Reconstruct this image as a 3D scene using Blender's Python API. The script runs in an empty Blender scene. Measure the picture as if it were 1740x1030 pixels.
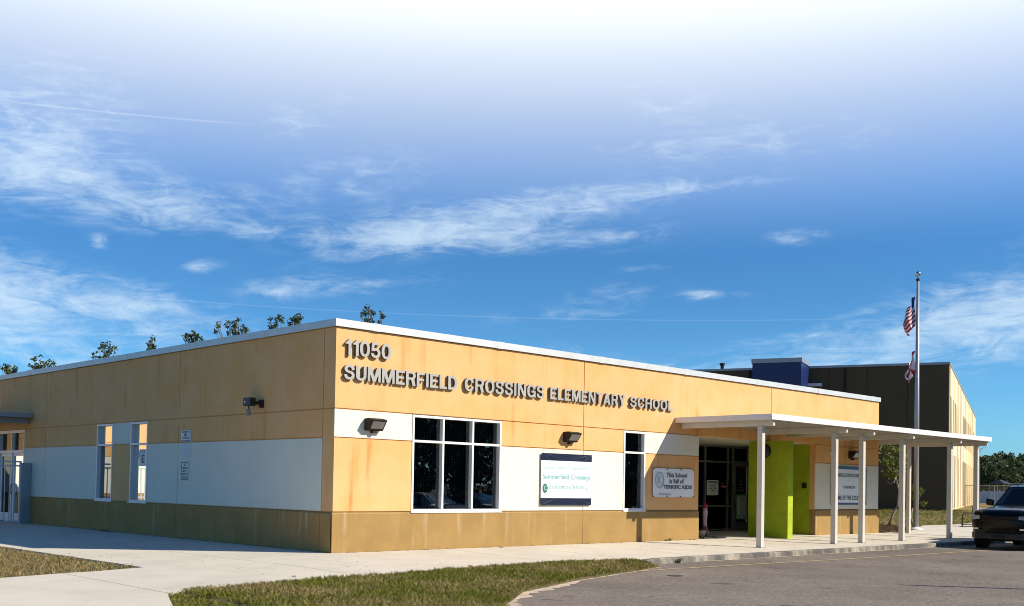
import bpy, bmesh, math, random
from mathutils import Vector, Matrix
import numpy as np
random.seed(7)
S = bpy.context.scene
COL = S.collection
R = math.radians

# ------------------------------------------------------------------ camera
CAM = Vector((-13.720, -19.695, 1.544))
YAW, PITCH, ROLL, FPX, PY = 0.7725, 0.02377, 0.01759, 1830.275, 782.24
fw = Vector((math.sin(YAW) * math.cos(PITCH), math.cos(YAW) * math.cos(PITCH), math.sin(PITCH)))
rt = Vector((math.cos(YAW), -math.sin(YAW), 0)); up = rt.cross(fw)
c_, s_ = math.cos(ROLL), math.sin(ROLL)
rt, up = c_ * rt + s_ * up, c_ * up - s_ * rt
cd = bpy.data.cameras.new('camera'); cam = bpy.data.objects.new('camera', cd); COL.objects.link(cam)
cam.matrix_world = Matrix(((rt.x, up.x, -fw.x, CAM.x), (rt.y, up.y, -fw.y, CAM.y), (rt.z, up.z, -fw.z, CAM.z), (0, 0, 0, 1)))
cd.sensor_fit = 'HORIZONTAL'; cd.sensor_width = 36; cd.lens = FPX / 1740 * 36
cd.shift_y = (PY - 515) / 1740
cd.clip_start = 0.1; cd.clip_end = 6000
S.camera = cam
S.render.engine = 'CYCLES'
S.view_settings.view_transform = 'Standard'; S.view_settings.look = 'None'
S.view_settings.gamma = 1; S.view_settings.use_curve_mapping = False
S.view_settings.exposure = 0.42
S.cycles.filter_width = 1.0; S.cycles.max_bounces = 8; S.cycles.caustics_reflective = False; S.cycles.caustics_refractive = False
S.cycles.transparent_max_bounces = 12

# ------------------------------------------------------------------ sun and sky
SUN = Vector((-0.67, 1.0, -0.86)).normalized()
sd = bpy.data.lights.new('sun', 'SUN'); so = bpy.data.objects.new('sun', sd); COL.objects.link(so)
sd.energy = 5.0; sd.angle = R(0.5); sd.color = (1.0, 0.91, 0.775)
so.rotation_euler = SUN.to_track_quat('-Z', 'Y').to_euler(); so.location = (10, -20, 30)
SUN_EL = math.asin(-SUN.z); SUN_AZ = math.atan2(-SUN.x, -SUN.y)

W_ = bpy.data.worlds.new('World'); S.world = W_; W_.use_nodes = True
nt = W_.node_tree; nt.nodes.clear()


class NG:
    def __init__(s, t): s.t = t
    def n(s, k, **kw):
        x = s.t.nodes.new(k)
        for a, b in kw.items(): setattr(x, a, b)
        return x
    def l(s, a, b): s.t.links.new(a, b)
    def put(s, sock, v):
        if isinstance(v, (int, float)): sock.default_value = v
        elif isinstance(v, (tuple, list)): sock.default_value = tuple(v) if len(v) != 3 or sock.type != 'RGBA' else (*v, 1)
        else: s.l(v, sock)
    def m(s, op, a, b=None, c=None, clamp=False):
        x = s.n('ShaderNodeMath', operation=op, use_clamp=clamp); s.put(x.inputs[0], a)
        if b is not None: s.put(x.inputs[1], b)
        if c is not None: s.put(x.inputs[2], c)
        return x.outputs[0]
    def ss(s, v, a, b, lo=0., hi=1., lin=False):
        x = s.n('ShaderNodeMapRange', interpolation_type='LINEAR' if lin else 'SMOOTHSTEP')
        s.put(x.inputs[0], v); x.inputs[1].default_value = a; x.inputs[2].default_value = b
        x.inputs[3].default_value = lo; x.inputs[4].default_value = hi
        return x.outputs[0]
    def mix(s, f, a, b, bt='MIX'):
        x = s.n('ShaderNodeMix', data_type='RGBA', blend_type=bt)
        s.put(x.inputs[0], f); s.put(x.inputs[6], a); s.put(x.inputs[7], b)
        return x.outputs[2]
    def comb(s, a, b, c):
        x = s.n('ShaderNodeCombineXYZ'); s.put(x.inputs[0], a); s.put(x.inputs[1], b); s.put(x.inputs[2], c)
        return x.outputs[0]
    def noise(s, vec, scale, detail=4, rough=.5, dist=0, dim='3D'):
        x = s.n('ShaderNodeTexNoise', noise_dimensions=dim)
        if vec is not None: s.l(vec, x.inputs['Vector'])
        x.inputs['Scale'].default_value = scale; x.inputs['Detail'].default_value = detail
        x.inputs['Roughness'].default_value = rough; x.inputs['Distortion'].default_value = dist
        return x.outputs[0]


g = NG(nt)
sky = g.n('ShaderNodeTexSky', sky_type='NISHITA', sun_disc=False)
sky.sun_elevation = SUN_EL; sky.sun_rotation = SUN_AZ
sky.air_density = 1.0; sky.dust_density = 0.3; sky.ozone_density = 2.5; sky.altitude = 0
tc = g.n('ShaderNodeTexCoord'); sep = g.n('ShaderNodeSeparateXYZ')
nrm = g.n('ShaderNodeVectorMath', operation='NORMALIZE'); g.l(tc.outputs['Generated'], nrm.inputs[0]); g.l(nrm.outputs[0], sep.inputs[0])
el = g.m('MULTIPLY', g.m('ARCSINE', sep.outputs[2]), 180 / math.pi)
az = g.m('MULTIPLY', g.m('ARCTAN2', sep.outputs[0], sep.outputs[1]), 180 / math.pi)
vec = g.comb(az, g.m('MULTIPLY', el, 2.6), 0)
n1 = g.noise(vec, 0.30, 12, .66, .9)
vec2 = g.comb(g.m('ADD', az, g.m('MULTIPLY', el, -1.5)), g.m('MULTIPLY', el, 4.5), 3.0)
n2 = g.noise(vec2, 0.30, 11, .64, 1.3)
nn = g.m('MULTIPLY_ADD', g.m('ADD', g.m('MULTIPLY', n1, .6), g.m('MULTIPLY', n2, .45)), 1.9, -.50)
CL = [(42.0, 13.7, 7.0, 1.15, 8, .80), (48.5, 15.0, 6.5, .60, 5, .60), (37.0, 12.7, 4.2, .75, 5, .80), (53.0, 15.6, 4.5, .28, 2, .5),
      (47.5, 13.0, 5.5, .65, 3, .66), (22.5, 14.4, 6, 1.1, -3, .86), (26.0, 13.2, 3.4, .8, 3, .70), (17.5, 14.8, 4, 1.6, 0, .75), (20, 17.0, 5, 1.8, 0, .50), (22, 19.3, 5, 1.4, 0, .35),
      (35.5, 15.8, 5.0, 1.5, 12, .46), (33, 18.6, 3.4, 1.0, 18, .46), (19.0, 7.6, 6.5, 2.2, -6, 1.0), (26, 8.6, 5, 1.0, -8, .72), (17, 10.2, 3, 1.2, -20, .80),
      (30.6, 12.8, 1.2, .40, 8, .62), (27.9, 10.9, 1.1, .4, 8, .72), (23, 11.6, .45, .35, 0, .7), (36.5, 10.3, 4.5, .6, 6, .46), (32.0, 10.2, 2.2, .7, 12, .50),
      (59.1, 12.9, 1.6, .5, 2, .58), (54.6, 10.1, 1.9, .30, 0, .70), (49.5, 10.3, 3.2, .6, 5, .42), (51, 11.5, 1.4, .25, 2, .60), (47, 9.0, 6, .5, 2, .38),
      (64, 7.3, 9, 1.4, 5, .85), (69, 9.2, 5, 1.3, 5, .80), (55, 5.6, 8, .8, 0, .72), (56.5, 17.6, 8, 1.1, 3, .52), (53, 19.6, 3.5, 1.2, -8, .46), (46, 7.0, 5, .8, 0, .34),
      (80, 10, 9, 3, 0, .8), (5, 12, 9, 3, 0, .8)]
tot = None
for (a0, e0, a, b, rot, amp) in CL:
    ca, sa = math.cos(R(rot)), math.sin(R(rot))
    da = g.m('SUBTRACT', az, a0); de = g.m('SUBTRACT', el, e0)
    u = g.m('MULTIPLY_ADD', da, ca / a, g.m('MULTIPLY', de, sa / a))
    v = g.m('MULTIPLY_ADD', da, -sa / b, g.m('MULTIPLY', de, ca / b))
    r2 = g.m('MULTIPLY_ADD', u, u, g.m('MULTIPLY', v, v))
    e = g.m('MULTIPLY', g.m('EXPONENT', g.m('MULTIPLY', r2, -.9)), amp)
    tot = e if tot is None else g.m('ADD', tot, e)
# cloud density: mask lifts the noise over its threshold
dens = g.m('MULTIPLY', g.ss(g.m('MULTIPLY_ADD', tot, .42, nn), .50, 1.30), .80)
dens = g.m('MULTIPLY', dens, g.ss(tot, .04, .55))
def trail(e0, sl, a_ref, w, a1, a2, amp):
    d = g.m('ABSOLUTE', g.m('SUBTRACT', el, g.m('MULTIPLY_ADD', az, sl, e0 - sl * a_ref)))
    k = g.m('MULTIPLY', g.ss(d, 0, w, 1, 0), g.m('MULTIPLY', g.ss(az, a1, a1 + 3), g.ss(az, a2 - 3, a2, 1, 0)))
    return g.m('MULTIPLY', k, amp)
dens = g.m('ADD', dens, trail(9.08, -.010, 26.8, .045, 25, 62, .12))
dens = g.m('ADD', dens, trail(17.75, .03, 23.4, .07, 17, 31, .26))
dens = g.m('MINIMUM', dens, .95)
tint = g.n('ShaderNodeMix', data_type='RGBA', blend_type='MULTIPLY'); tint.inputs[0].default_value = 1
g.l(sky.outputs[0], tint.inputs[6]); tint.inputs[7].default_value = (0.335, 0.732, 1.11, 1)
SK = 0.105
base = g.n('ShaderNodeVectorMath', operation='SCALE'); g.l(tint.outputs[2], base.inputs[0]); base.inputs[3].default_value = SK
# deepen the blue in the belt between horizon and the high cloud
belt = g.n('ShaderNodeVectorMath', operation='SCALE'); g.l(base.outputs[0], belt.inputs[0])
g.l(g.m('ADD', g.ss(el, 1, 11, 1.0, .80), g.m('MULTIPLY', g.ss(el, 11.5, 17, 0, .24), g.ss(el, 26, 40, 1, 0))), belt.inputs[3])
veil = g.m('MULTIPLY', g.m('MULTIPLY', g.m('POWER', g.ss(el, 12.0, 24.0, 0, 1.0, lin=True), 1.6), g.ss(el, 26, 34, 1, 0)), g.m('MULTIPLY', g.ss(az, -12, 10), g.ss(az, 78, 100, 1, 0)))
c1 = g.mix(g.m('MULTIPLY', dens, .80), belt.outputs[0], (.60, .72, .80))
c2 = g.mix(veil, c1, (.745, .80, .86))
bg = g.n('ShaderNodeBackground'); g.l(c2, bg.inputs[0]); bg.inputs[1].default_value = 1.0
out = g.n('ShaderNodeOutputWorld'); g.l(bg.outputs[0], out.inputs[0])
W_.cycles.sampling_method = 'MANUAL'; W_.cycles.sample_map_resolution = 1024

# ------------------------------------------------------------------ helpers
def tag(o, label=None, cat=None, group=None, kind=None):
    if label: o['label'] = label
    if cat: o['category'] = cat
    if group: o['group'] = group
    if kind: o['kind'] = kind
    return o

def empty(name, loc=(0, 0, 0), rz=0, **k):
    o = bpy.data.objects.new(name, None); COL.objects.link(o); o.location = loc; o.rotation_euler = (0, 0, rz)
    o.empty_display_size = .2
    return tag(o, **k)

class MB:
    def __init__(s): s.v = []; s.f = []; s.mi = []
    def face(s, pts, m=0):
        b = len(s.v); s.v += [tuple(p) for p in pts]; s.f.append(tuple(range(b, b + len(pts)))); s.mi.append(m); return s
    def mesh(s, vs, fs, m=0):
        b = len(s.v); s.v += [tuple(p) for p in vs]
        for f in fs: s.f.append(tuple(b + i for i in f)); s.mi.append(m)
        return s
    def box(s, x0, y0, z0, x1, y1, z1, m=0):
        x0, x1 = sorted((x0, x1)); y0, y1 = sorted((y0, y1)); z0, z1 = sorted((z0, z1))
        return s.mesh([(x0, y0, z0), (x1, y0, z0), (x1, y1, z0), (x0, y1, z0), (x0, y0, z1), (x1, y0, z1), (x1, y1, z1), (x0, y1, z1)],
                      [(0, 3, 2, 1), (4, 5, 6, 7), (0, 1, 5, 4), (1, 2, 6, 5), (2, 3, 7, 6), (3, 0, 4, 7)], m)
    def prism(s, poly, vec, m=0):
        n = len(poly); v = Vector(vec); a = [Vector(p) for p in poly]; b = [p + v for p in a]
        return s.mesh(a + b, [tuple(range(n))[::-1], tuple(range(n, 2 * n))] + [(i, (i + 1) % n, n + (i + 1) % n, n + i) for i in range(n)], m)
    def tube(s, pts, rad, n=10, m=0, cap=True):
        pts = [Vector(p) for p in pts]; k = len(pts)
        rad = rad if isinstance(rad, (list, tuple)) else [rad] * k
        vs = []; ref = None
        for i, p in enumerate(pts):
            d = (pts[min(i + 1, k - 1)] - pts[max(i - 1, 0)]).normalized()
            if ref is None:
                ref = Vector((1, 0, 0)) if abs(d.x) < .9 else Vector((0, 1, 0))
            a = (ref - d * ref.dot(d)).normalized(); ref = a; b = d.cross(a)
            for j in range(n):
                t = 2 * math.pi * j / n; vs.append(p + (a * math.cos(t) + b * math.sin(t)) * rad[i])
        fs = [(i * n + j, i * n + (j + 1) % n, (i + 1) * n + (j + 1) % n, (i + 1) * n + j) for i in range(k - 1) for j in range(n)]
        if cap: fs += [tuple(range(n))[::-1], tuple(range((k - 1) * n, k * n))]
        return s.mesh(vs, fs, m)
    def lathe(s, prof, c, n=16, m=0, axis='z'):
        vs = []
        for (r, h) in prof:
            for j in range(n):
                t = 2 * math.pi * j / n; x, y = r * math.cos(t), r * math.sin(t)
                vs.append({'z': (c[0] + x, c[1] + y, c[2] + h), 'y': (c[0] + x, c[1] + h, c[2] + y), 'x': (c[0] + h, c[1] + x, c[2] + y)}[axis])
        k = len(prof)
        fs = [(i * n + j, i * n + (j + 1) % n, (i + 1) * n + (j + 1) % n, (i + 1) * n + j) for i in range(k - 1) for j in range(n)]
        return s.mesh(vs, fs, m)
    def build(s, name, mats, parent=None, smooth=False, bevel=0, fix=True, **k):
        me = bpy.data.meshes.new(name); me.from_pydata(s.v, [], s.f)
        mats = mats if isinstance(mats, (list, tuple)) else [mats]
        for m_ in mats: me.materials.append(m_)
        me.polygons.foreach_set('material_index', s.mi)
        if fix:
            bm = bmesh.new(); bm.from_mesh(me); bmesh.ops.recalc_face_normals(bm, faces=bm.faces); bm.to_mesh(me); bm.free()
        if smooth: me.polygons.foreach_set('use_smooth', [True] * len(me.polygons))
        me.update()
        o = bpy.data.objects.new(name, me); COL.objects.link(o)
        if parent: o.parent = parent
        if bevel:
            md = o.modifiers.new('bevel', 'BEVEL'); md.width = bevel; md.segments = 2; md.limit_method = 'ANGLE'
        return tag(o, **k)

def copy_tree(o, parent=None):
    c = o.copy(); COL.objects.link(c)
    if parent: c.parent = parent
    for ch in list(o.children): copy_tree(ch, c)
    return c

def smooth_angle(o, ang=35):
    me = o.data; me.polygons.foreach_set('use_smooth', [True] * len(me.polygons))
    bm = bmesh.new(); bm.from_mesh(me)
    for e in bm.edges:
        e.smooth = not (len(e.link_faces) == 2 and e.calc_face_angle(0) > R(ang))
    bm.to_mesh(me); bm.free(); return o

# ------------------------------------------------------------------ materials
def mat(name, col, rough=.6, metal=0, spec=.5, var=0., vscale=3, bump=0., bscale=60, col2=None, stain=None, coat=0, emit=None, extra=None):
    M = bpy.data.materials.new(name); M.use_nodes = True; t = M.node_tree; q = NG(t)
    P = t.nodes['Principled BSDF']
    P.inputs['Base Color'].default_value = (*col, 1); P.inputs['Roughness'].default_value = rough
    P.inputs['Metallic'].default_value = metal; P.inputs['Specular IOR Level'].default_value = spec
    P.inputs['Coat Weight'].default_value = coat; P.inputs['Coat Roughness'].default_value = .05
    tcn = q.n('ShaderNodeTexCoord'); obc = tcn.outputs['Object']
    cur = None
    if var:
        f = q.ss(q.noise(obc, vscale, 6, .6), .3, .72)
        c2_ = col2 or tuple(c * (1 - var) for c in col)
        cur = q.mix(f, col, c2_)
    if stain:      # streaks that run down the face: noise stretched along z
        mp = q.n('ShaderNodeMapping'); mp.inputs['Scale'].default_value = (stain[0], stain[0], stain[0] * .07); q.l(obc, mp.inputs[0])
        f = q.m('MULTIPLY', q.ss(q.noise(mp.outputs[0], 1.0, 5, .55), .52, .80), stain[1])
        f = q.m('MULTIPLY', f, q.ss(q.noise(obc, .55, 3, .5), .4, .6))
        cur = q.mix(f, cur if cur is not None else col, stain[2])
    if extra: cur = extra(q, obc, cur if cur is not None else col, P)
    if cur is not None and not isinstance(cur, tuple): q.l(cur, P.inputs['Base Color'])
    if bump:
        bn = q.n('ShaderNodeBump'); bn.inputs['Strength'].default_value = bump; bn.inputs['Distance'].default_value = .01
        q.l(q.noise(obc, bscale, 4, .6), bn.inputs['Height']); q.l(bn.outputs[0], P.inputs['Normal'])
    if emit: P.inputs['Emission Color'].default_value = (*emit[0], 1); P.inputs['Emission Strength'].default_value = emit[1]
    return M

M = {}
M['orange'] = mat('orange_stucco', (.78, .455, .205), .85, spec=.2, var=.10, vscale=1.1, bump=.7, bscale=70, col2=(.74, .40, .145), stain=(3.4, 1.0, (.58, .24, .065)))
M['white'] = mat('white_stucco', (.74, .72, .60), .85, spec=.2, var=.05, vscale=1.3, bump=.45, bscale=90, stain=(3.5, .35, (.62, .60, .50)))
M['tan'] = mat('tan_stucco', (.365, .230, .082), .88, spec=.2, var=.16, vscale=1.6, bump=.5, bscale=90, stain=(5.0, .9, (.50, .40, .25)))
M['coping'] = mat('coping_metal', (.62, .63, .61), .45, metal=.25, var=.1, vscale=2.2, stain=(3.5, .3, (.42, .42, .40)))
M['wmetal'] = mat('white_metal', (.78, .77, .73), .42, spec=.4, var=.05, vscale=3)
M['post'] = mat('post_paint', (.60, .57, .50), .45, spec=.4, var=.08, vscale=3.5, stain=(9, .3, (.52, .48, .40)))
M['frame'] = mat('window_frame', (.76, .76, .72), .35, spec=.4)
M['frame2'] = mat('grey_frame', (.30, .30, .27), .4, metal=.5)
M['deckm'] = mat('deck_paint', (.42, .40, .34), .6)
M['letter'] = mat('letter_aluminium', (.40, .385, .345), .5, metal=.15, var=.12, vscale=2.5)
M['letter_side'] = mat('letter_return', (.09, .07, .05), .6)
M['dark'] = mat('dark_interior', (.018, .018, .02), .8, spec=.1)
M['blind'] = mat('vertical_blinds', (.09, .10, .15), .75)
M['bronze'] = mat('bronze_housing', (.026, .021, .017), .65, spec=.2)
M['lens'] = mat('light_lens', (.17, .175, .17), .12)
M['black'] = mat('black_plastic', (.012, .012, .013), .45)
M['green'] = mat('lime_block', (.39, .49, .008), .75, var=.22, vscale=1.6, bump=.8, bscale=50, stain=(5, .5, (.30, .36, .03)))
M['roofm'] = mat('roof_membrane', (.45, .44, .42), .85, var=.15)
M['galv'] = mat('galvanised', (.34, .36, .38), .45, metal=.5, var=.12, vscale=5)
M['gatem'] = mat('gate_paint', (.50, .51, .52), .4, spec=.4)
M['vinyl'] = mat('banner_vinyl', (.80, .81, .82), .35, var=.03, vscale=3)
M['navy'] = mat('banner_navy', (.009, .016, .045), .45, spec=.25, var=.25, vscale=4)
M['paper'] = mat('paper', (.70, .72, .68), .6)
M['brown'] = mat('taupe_panel', (.085, .058, .024), .8, var=.07, vscale=.4, bump=.3, bscale=30)
M['cream'] = mat('cream_panel', (.70, .50, .24), .8, var=.06, vscale=.5)
M['lcream'] = mat('light_panel', (.76, .66, .46), .8, var=.06, vscale=.5)
M['taupe'] = mat('tan_panel', (.36, .27, .15), .8, var=.06, vscale=.5)
M['blue'] = mat('blue_panel', (.006, .018, .10), .4, var=.08, vscale=.6)
M['bark'] = mat('bark', (.20, .15, .11), .9, var=.4, vscale=9, bump=.8, bscale=25, col2=(.09, .07, .05))
M['palebark'] = mat('pale_bark', (.33, .26, .20), .8, var=.35, vscale=8, bump=.6, bscale=30)
M['rubber'] = mat('rubber', (.015, .015, .015), .8)
M['rim'] = mat('rim', (.12, .12, .125), .35, metal=.8)
M['carblack'] = mat('car_black', (.001, .0012, .0018), .20, coat=.12, spec=.18)
M['cargrey'] = mat('car_grey', (.16, .17, .19), .25, metal=.5, coat=1)
M['carsilver'] = mat('car_silver', (.40, .41, .42), .25, metal=.5, coat=1)
M['carblue'] = mat('car_darkblue', (.03, .045, .09), .22, metal=.3, coat=1)
M['cglass'] = mat('car_glass', (.006, .009, .011), .04, spec=.8)
M['chrome'] = mat('chrome', (.55, .55, .56), .15, metal=1)
M['lamp'] = mat('headlamp', (.42, .44, .47), .08, spec=.9)
M['tail'] = mat('taillamp', (.30, .01, .012), .15)
M['vfence'] = mat('white_vinyl_fence', (.52, .55, .58), .5, var=.08, vscale=.5)
M['red'] = mat('red_cloth', (.34, .02, .03), .8)
M['wcloth'] = mat('white_cloth', (.66, .65, .66), .8)
M['bcloth'] = mat('navy_cloth', (.02, .03, .11), .8)
M['yellow'] = mat('road_yellow', (.60, .44, .17), .8, var=.35, vscale=7, col2=(.26, .21, .13))
M['txt_dark'] = mat('print_dark', (.03, .045, .075), .5)
M['txt_teal'] = mat('print_teal', (.24, .52, .50), .5)
M['txt_teal2'] = mat('print_pale_teal', (.42, .68, .60), .5)
M['txt_grey'] = mat('print_grey', (.40, .43, .47), .5)
M['txt_lgrey'] = mat('print_light_grey', (.62, .63, .64), .5)
M['txt_red'] = mat('print_red', (.55, .03, .03), .5)
M['txt_green'] = mat('print_green', (.04, .14, .09), .5)
M['mint'] = mat('mint_border', (.20, .42, .14), .5)
M['fade'] = mat('faded_plate', (.60, .64, .60), .7)

def glass(name, ior, tintc, rough=.0):
    m_ = bpy.data.materials.new(name); m_.use_nodes = True; t = m_.node_tree; t.nodes.clear(); q = NG(t)
    o_ = q.n('ShaderNodeOutputMaterial'); tr = q.n('ShaderNodeBsdfTransparent'); tr.inputs[0].default_value = (*tintc, 1)
    gl = q.n('ShaderNodeBsdfGlossy'); gl.inputs['Roughness'].default_value = rough; gl.inputs[0].default_value = (.92, .96, .97, 1)
    fr = q.n('ShaderNodeFresnel'); fr.inputs[0].default_value = ior
    mx = q.n('ShaderNodeMixShader'); q.l(fr.outputs[0], mx.inputs[0]); q.l(tr.outputs[0], mx.inputs[1]); q.l(gl.outputs[0], mx.inputs[2]); q.l(mx.outputs[0], o_.inputs[0])
    bn = q.n('ShaderNodeBump'); bn.inputs['Strength'].default_value = .035; bn.inputs['Distance'].default_value = .02
    tcn = q.n('ShaderNodeTexCoord'); q.l(q.noise(tcn.outputs['Object'], 1.6, 1, .4), bn.inputs['Height'])
    q.l(bn.outputs[0], gl.inputs['Normal'])
    return m_
M['glass'] = glass('tinted_glass', 2.05, (.48, .52, .60))
M['glass_side'] = glass('mirror_glass', 4.6, (.25, .28, .30))
M['glass_dark'] = glass('entrance_glass', 1.45, (.35, .38, .38))

def leafmat(name, c1_, c2_):
    def ex(q, obc, cur, P):
        ge = q.n('ShaderNodeNewGeometry')
        P.inputs['Transmission Weight'].default_value = 0
        return q.mix(ge.outputs['Random Per Island'], c1_, c2_)
    m_ = mat(name, c1_, .6, spec=.3, extra=ex)
    t = m_.node_tree; q = NG(t); P = t.nodes['Principled BSDF']; o_ = t.nodes['Material Output']
    tl = q.n('ShaderNodeBsdfTranslucent'); src = P.inputs['Base Color'].links[0].from_socket; q.l(src, tl.inputs[0])
    mx = q.n('ShaderNodeMixShader'); mx.inputs[0].default_value = .3
    q.l(P.outputs[0], mx.inputs[1]); q.l(tl.outputs[0], mx.inputs[2]); q.l(mx.outputs[0], o_.inputs[0])
    return m_
M['leaf'] = leafmat('oak_leaves', (.045, .062, .018), (.10, .115, .035))
M['leaf2'] = leafmat('pine_leaves', (.035, .055, .020), (.085, .105, .035))
M['leaf3'] = leafmat('magnolia_leaves', (.07, .10, .015), (.21, .22, .04))
M['hedge'] = leafmat('hedge_leaves', (.06, .075, .02), (.12, .11, .04))
M['mulchm'] = leafmat('mulch', (.05, .016, .010), (.12, .035, .02))

def grass_ex(greenish):
    def ex(q, obc, cur, P):
        ge = q.n('ShaderNodeNewGeometry')
        pos = ge.outputs['Position']
        f = q.ss(q.m('ADD', q.noise(pos, .55, 5, .6), q.m('MULTIPLY', q.noise(pos, 3.0, 3, .6), .35)), .52 + greenish, .82 + greenish)
        sp = q.n('ShaderNodeSeparateXYZ'); q.l(pos, sp.inputs[0])
        gr = q.mix(ge.outputs['Random Per Island'], (.105, .120, .012), (.235, .235, .035))
        br = q.mix(ge.outputs['Random Per Island'], (.25, .185, .06), (.42, .33, .15))
        return q.mix(f, gr, br)
    return ex
def leafy(name, ex):
    m_ = mat(name, (.1, .1, .03), .75, spec=.2, extra=ex)
    t = m_.node_tree; q = NG(t); P = t.nodes['Principled BSDF']; o_ = t.nodes['Material Output']
    tl = q.n('ShaderNodeBsdfTranslucent'); q.l(P.inputs['Base Color'].links[0].from_socket, tl.inputs[0])
    mx = q.n('ShaderNodeMixShader'); mx.inputs[0].default_value = .25
    q.l(P.outputs[0], mx.inputs[1]); q.l(tl.outputs[0], mx.inputs[2]); q.l(mx.outputs[0], o_.inputs[0])
    return m_
M['blade'] = leafy('grass_blades', grass_ex(0.04))
M['blade_dry'] = leafy('dry_grass_blades', grass_ex(-.22))

def lawn_ex(q, obc, cur, P):
    pos = q.n('ShaderNodeNewGeometry').outputs['Position']
    sp = q.n('ShaderNodeSeparateXYZ'); q.l(pos, sp.inputs[0])
    f = q.ss(q.m('ADD', q.noise(pos, .25, 6, .65), q.m('MULTIPLY', q.noise(pos, 6, 4, .7), .3)), .48, .82)
    far = q.ss(sp.outputs[0], 48, 66)
    f = q.m('MAXIMUM', f, q.m('MULTIPLY', far, .9))
    c = q.mix(f, (.135, .140, .022), (.30, .215, .09))
    return q.mix(q.m('MULTIPLY', q.noise(pos, 40, 4, .7), .55), c, (.05, .05, .015))
M['lawn'] = mat('lawn_turf', (.1, .1, .03), .95, spec=.1, bump=1.0, bscale=30, extra=lawn_ex)
M['soil'] = mat('soil', (.15, .115, .065), .95, spec=.1, var=.4, vscale=4, bump=1, bscale=25, col2=(.08, .075, .03))
def terr_ex(q, obc, cur, P):
    pos = q.n('ShaderNodeNewGeometry').outputs['Position']
    return q.mix(q.ss(q.noise(pos, .03, 6, .6), .4, .65), (.07, .07, .03), (.17, .135, .08))
M['terrain'] = mat('field', (.2, .16, .09), .95, spec=.1, extra=terr_ex)

def asphalt_ex(q, obc, cur, P):
    pos = q.n('ShaderNodeNewGeometry').outputs['Position']
    a = q.mix(q.ss(q.noise(pos, .45, 6, .6), .35, .7), (.165, .137, .110), (.215, .180, .146))
    sp = q.ss(q.noise(pos, 17, 5, .85), .53, .64)
    a = q.mix(q.m('MULTIPLY', sp, .72), a, (.46, .385, .31))
    dk = q.ss(q.noise(pos, 13, 5, .85), .52, .66)
    a = q.mix(q.m('MULTIPLY', dk, .75), a, (.045, .037, .03))
    oil = q.m('MULTIPLY', q.ss(q.noise(pos, 1.1, 3, .5), .69, .74), .6); a = q.mix(oil, a, (.04, .035, .03))
    # pale worn patch and thin cracks
    pt = q.m('MULTIPLY', q.ss(q.noise(pos, 1.7, 5, .7), .60, .74), .35)
    a = q.mix(pt, a, (.36, .29, .22))
    tm = q.ss(q.noise(pos, .16, 3, .5), .45, .62); a = q.mix(q.m('MULTIPLY', tm, .30), a, (.09, .075, .065))
    vo = q.n('ShaderNodeTexVoronoi', feature='DISTANCE_TO_EDGE'); vo.inputs['Scale'].default_value = .33
    wv = q.n('ShaderNodeVectorMath', operation='ADD'); q.l(pos, wv.inputs[0])
    nz = q.n('ShaderNodeTexNoise'); q.l(pos, nz.inputs['Vector']); nz.inputs['Scale'].default_value = 1.6; nz.inputs['Detail'].default_value = 6
    sc = q.n('ShaderNodeVectorMath', operation='SCALE'); q.l(nz.outputs[1], sc.inputs[0]); sc.inputs[3].default_value = 1.2; q.l(sc.outputs[0], wv.inputs[1]); q.l(wv.outputs[0], vo.inputs['Vector'])
    ck = q.m('MULTIPLY', q.ss(vo.outputs['Distance'], .0, .007, 1, 0), q.ss(q.noise(pos, .25, 2, .5), .5, .56))
    return q.mix(q.m('MULTIPLY', ck, .8), a, (.02, .02, .02))
M['asphalt'] = mat('asphalt', (.1, .1, .1), .92, spec=.25, bump=.9, bscale=45, extra=asphalt_ex)

def conc_ex(q, obc, cur, P):
    pos = q.n('ShaderNodeNewGeometry').outputs['Position']
    a = q.mix(q.ss(q.noise(pos, .6, 7, .65), .35, .7), (.62, .56, .45), (.54, .49, .395))
    a = q.mix(q.m('MULTIPLY', q.ss(q.noise(pos, 2.3, 6, .7), .55, .75), .40), a, (.40, .365, .29))
    a = q.mix(q.m('MULTIPLY', q.ss(q.noise(pos, 55, 3, .7), .55, .75), .25), a, (.25, .23, .19))
    a = q.mix(q.m('MULTIPLY', q.ss(q.noise(pos, .9, 2, .5), .66, .70), .18), a, (.62, .58, .48))
    return a
M['conc'] = mat('concrete', (.5, .5, .45), .9, spec=.25, bump=.4, bscale=60, extra=conc_ex)
def curb_ex(q, obc, cur, P):
    pos = q.n('ShaderNodeNewGeometry').outputs['Position']
    mp = q.n('ShaderNodeMapping'); mp.inputs['Scale'].default_value = (1, 1, .35); q.l(pos, mp.inputs[0])
    a = q.mix(q.ss(q.noise(mp.outputs[0], 1.1, 8, .75), .34, .60), (.40, .355, .27), (.085, .08, .075))
    return q.mix(q.m('MULTIPLY', q.ss(q.noise(pos, 11, 5, .7), .5, .7), .6), a, (.10, .095, .085))
M['curbm'] = mat('curb_concrete', (.4, .38, .33), .9, bump=.8, bscale=30, extra=curb_ex)
M['sand'] = mat('sand_edge', (.60, .48, .35), .95, var=.4, vscale=5, bump=1, bscale=40)
M['oil'] = mat('iron_cover', (.045, .04, .038), .7)

# ------------------------------------------------------------------ ground heights
def sst(a, b, x):
    t = min(1, max(0, (x - a) / (b - a))); return t * t * (3 - 2 * t)
def hz(x, y):
    d = max(-x, -y, 0) if x < 26 else max(0, -y)
    return -.025 * min(5.5, d) + .4 * sst(28, 58, x) * sst(-3, 4, y)
def road_z(y): return -.23 - .04 * sst(-4, -7, y)

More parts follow.
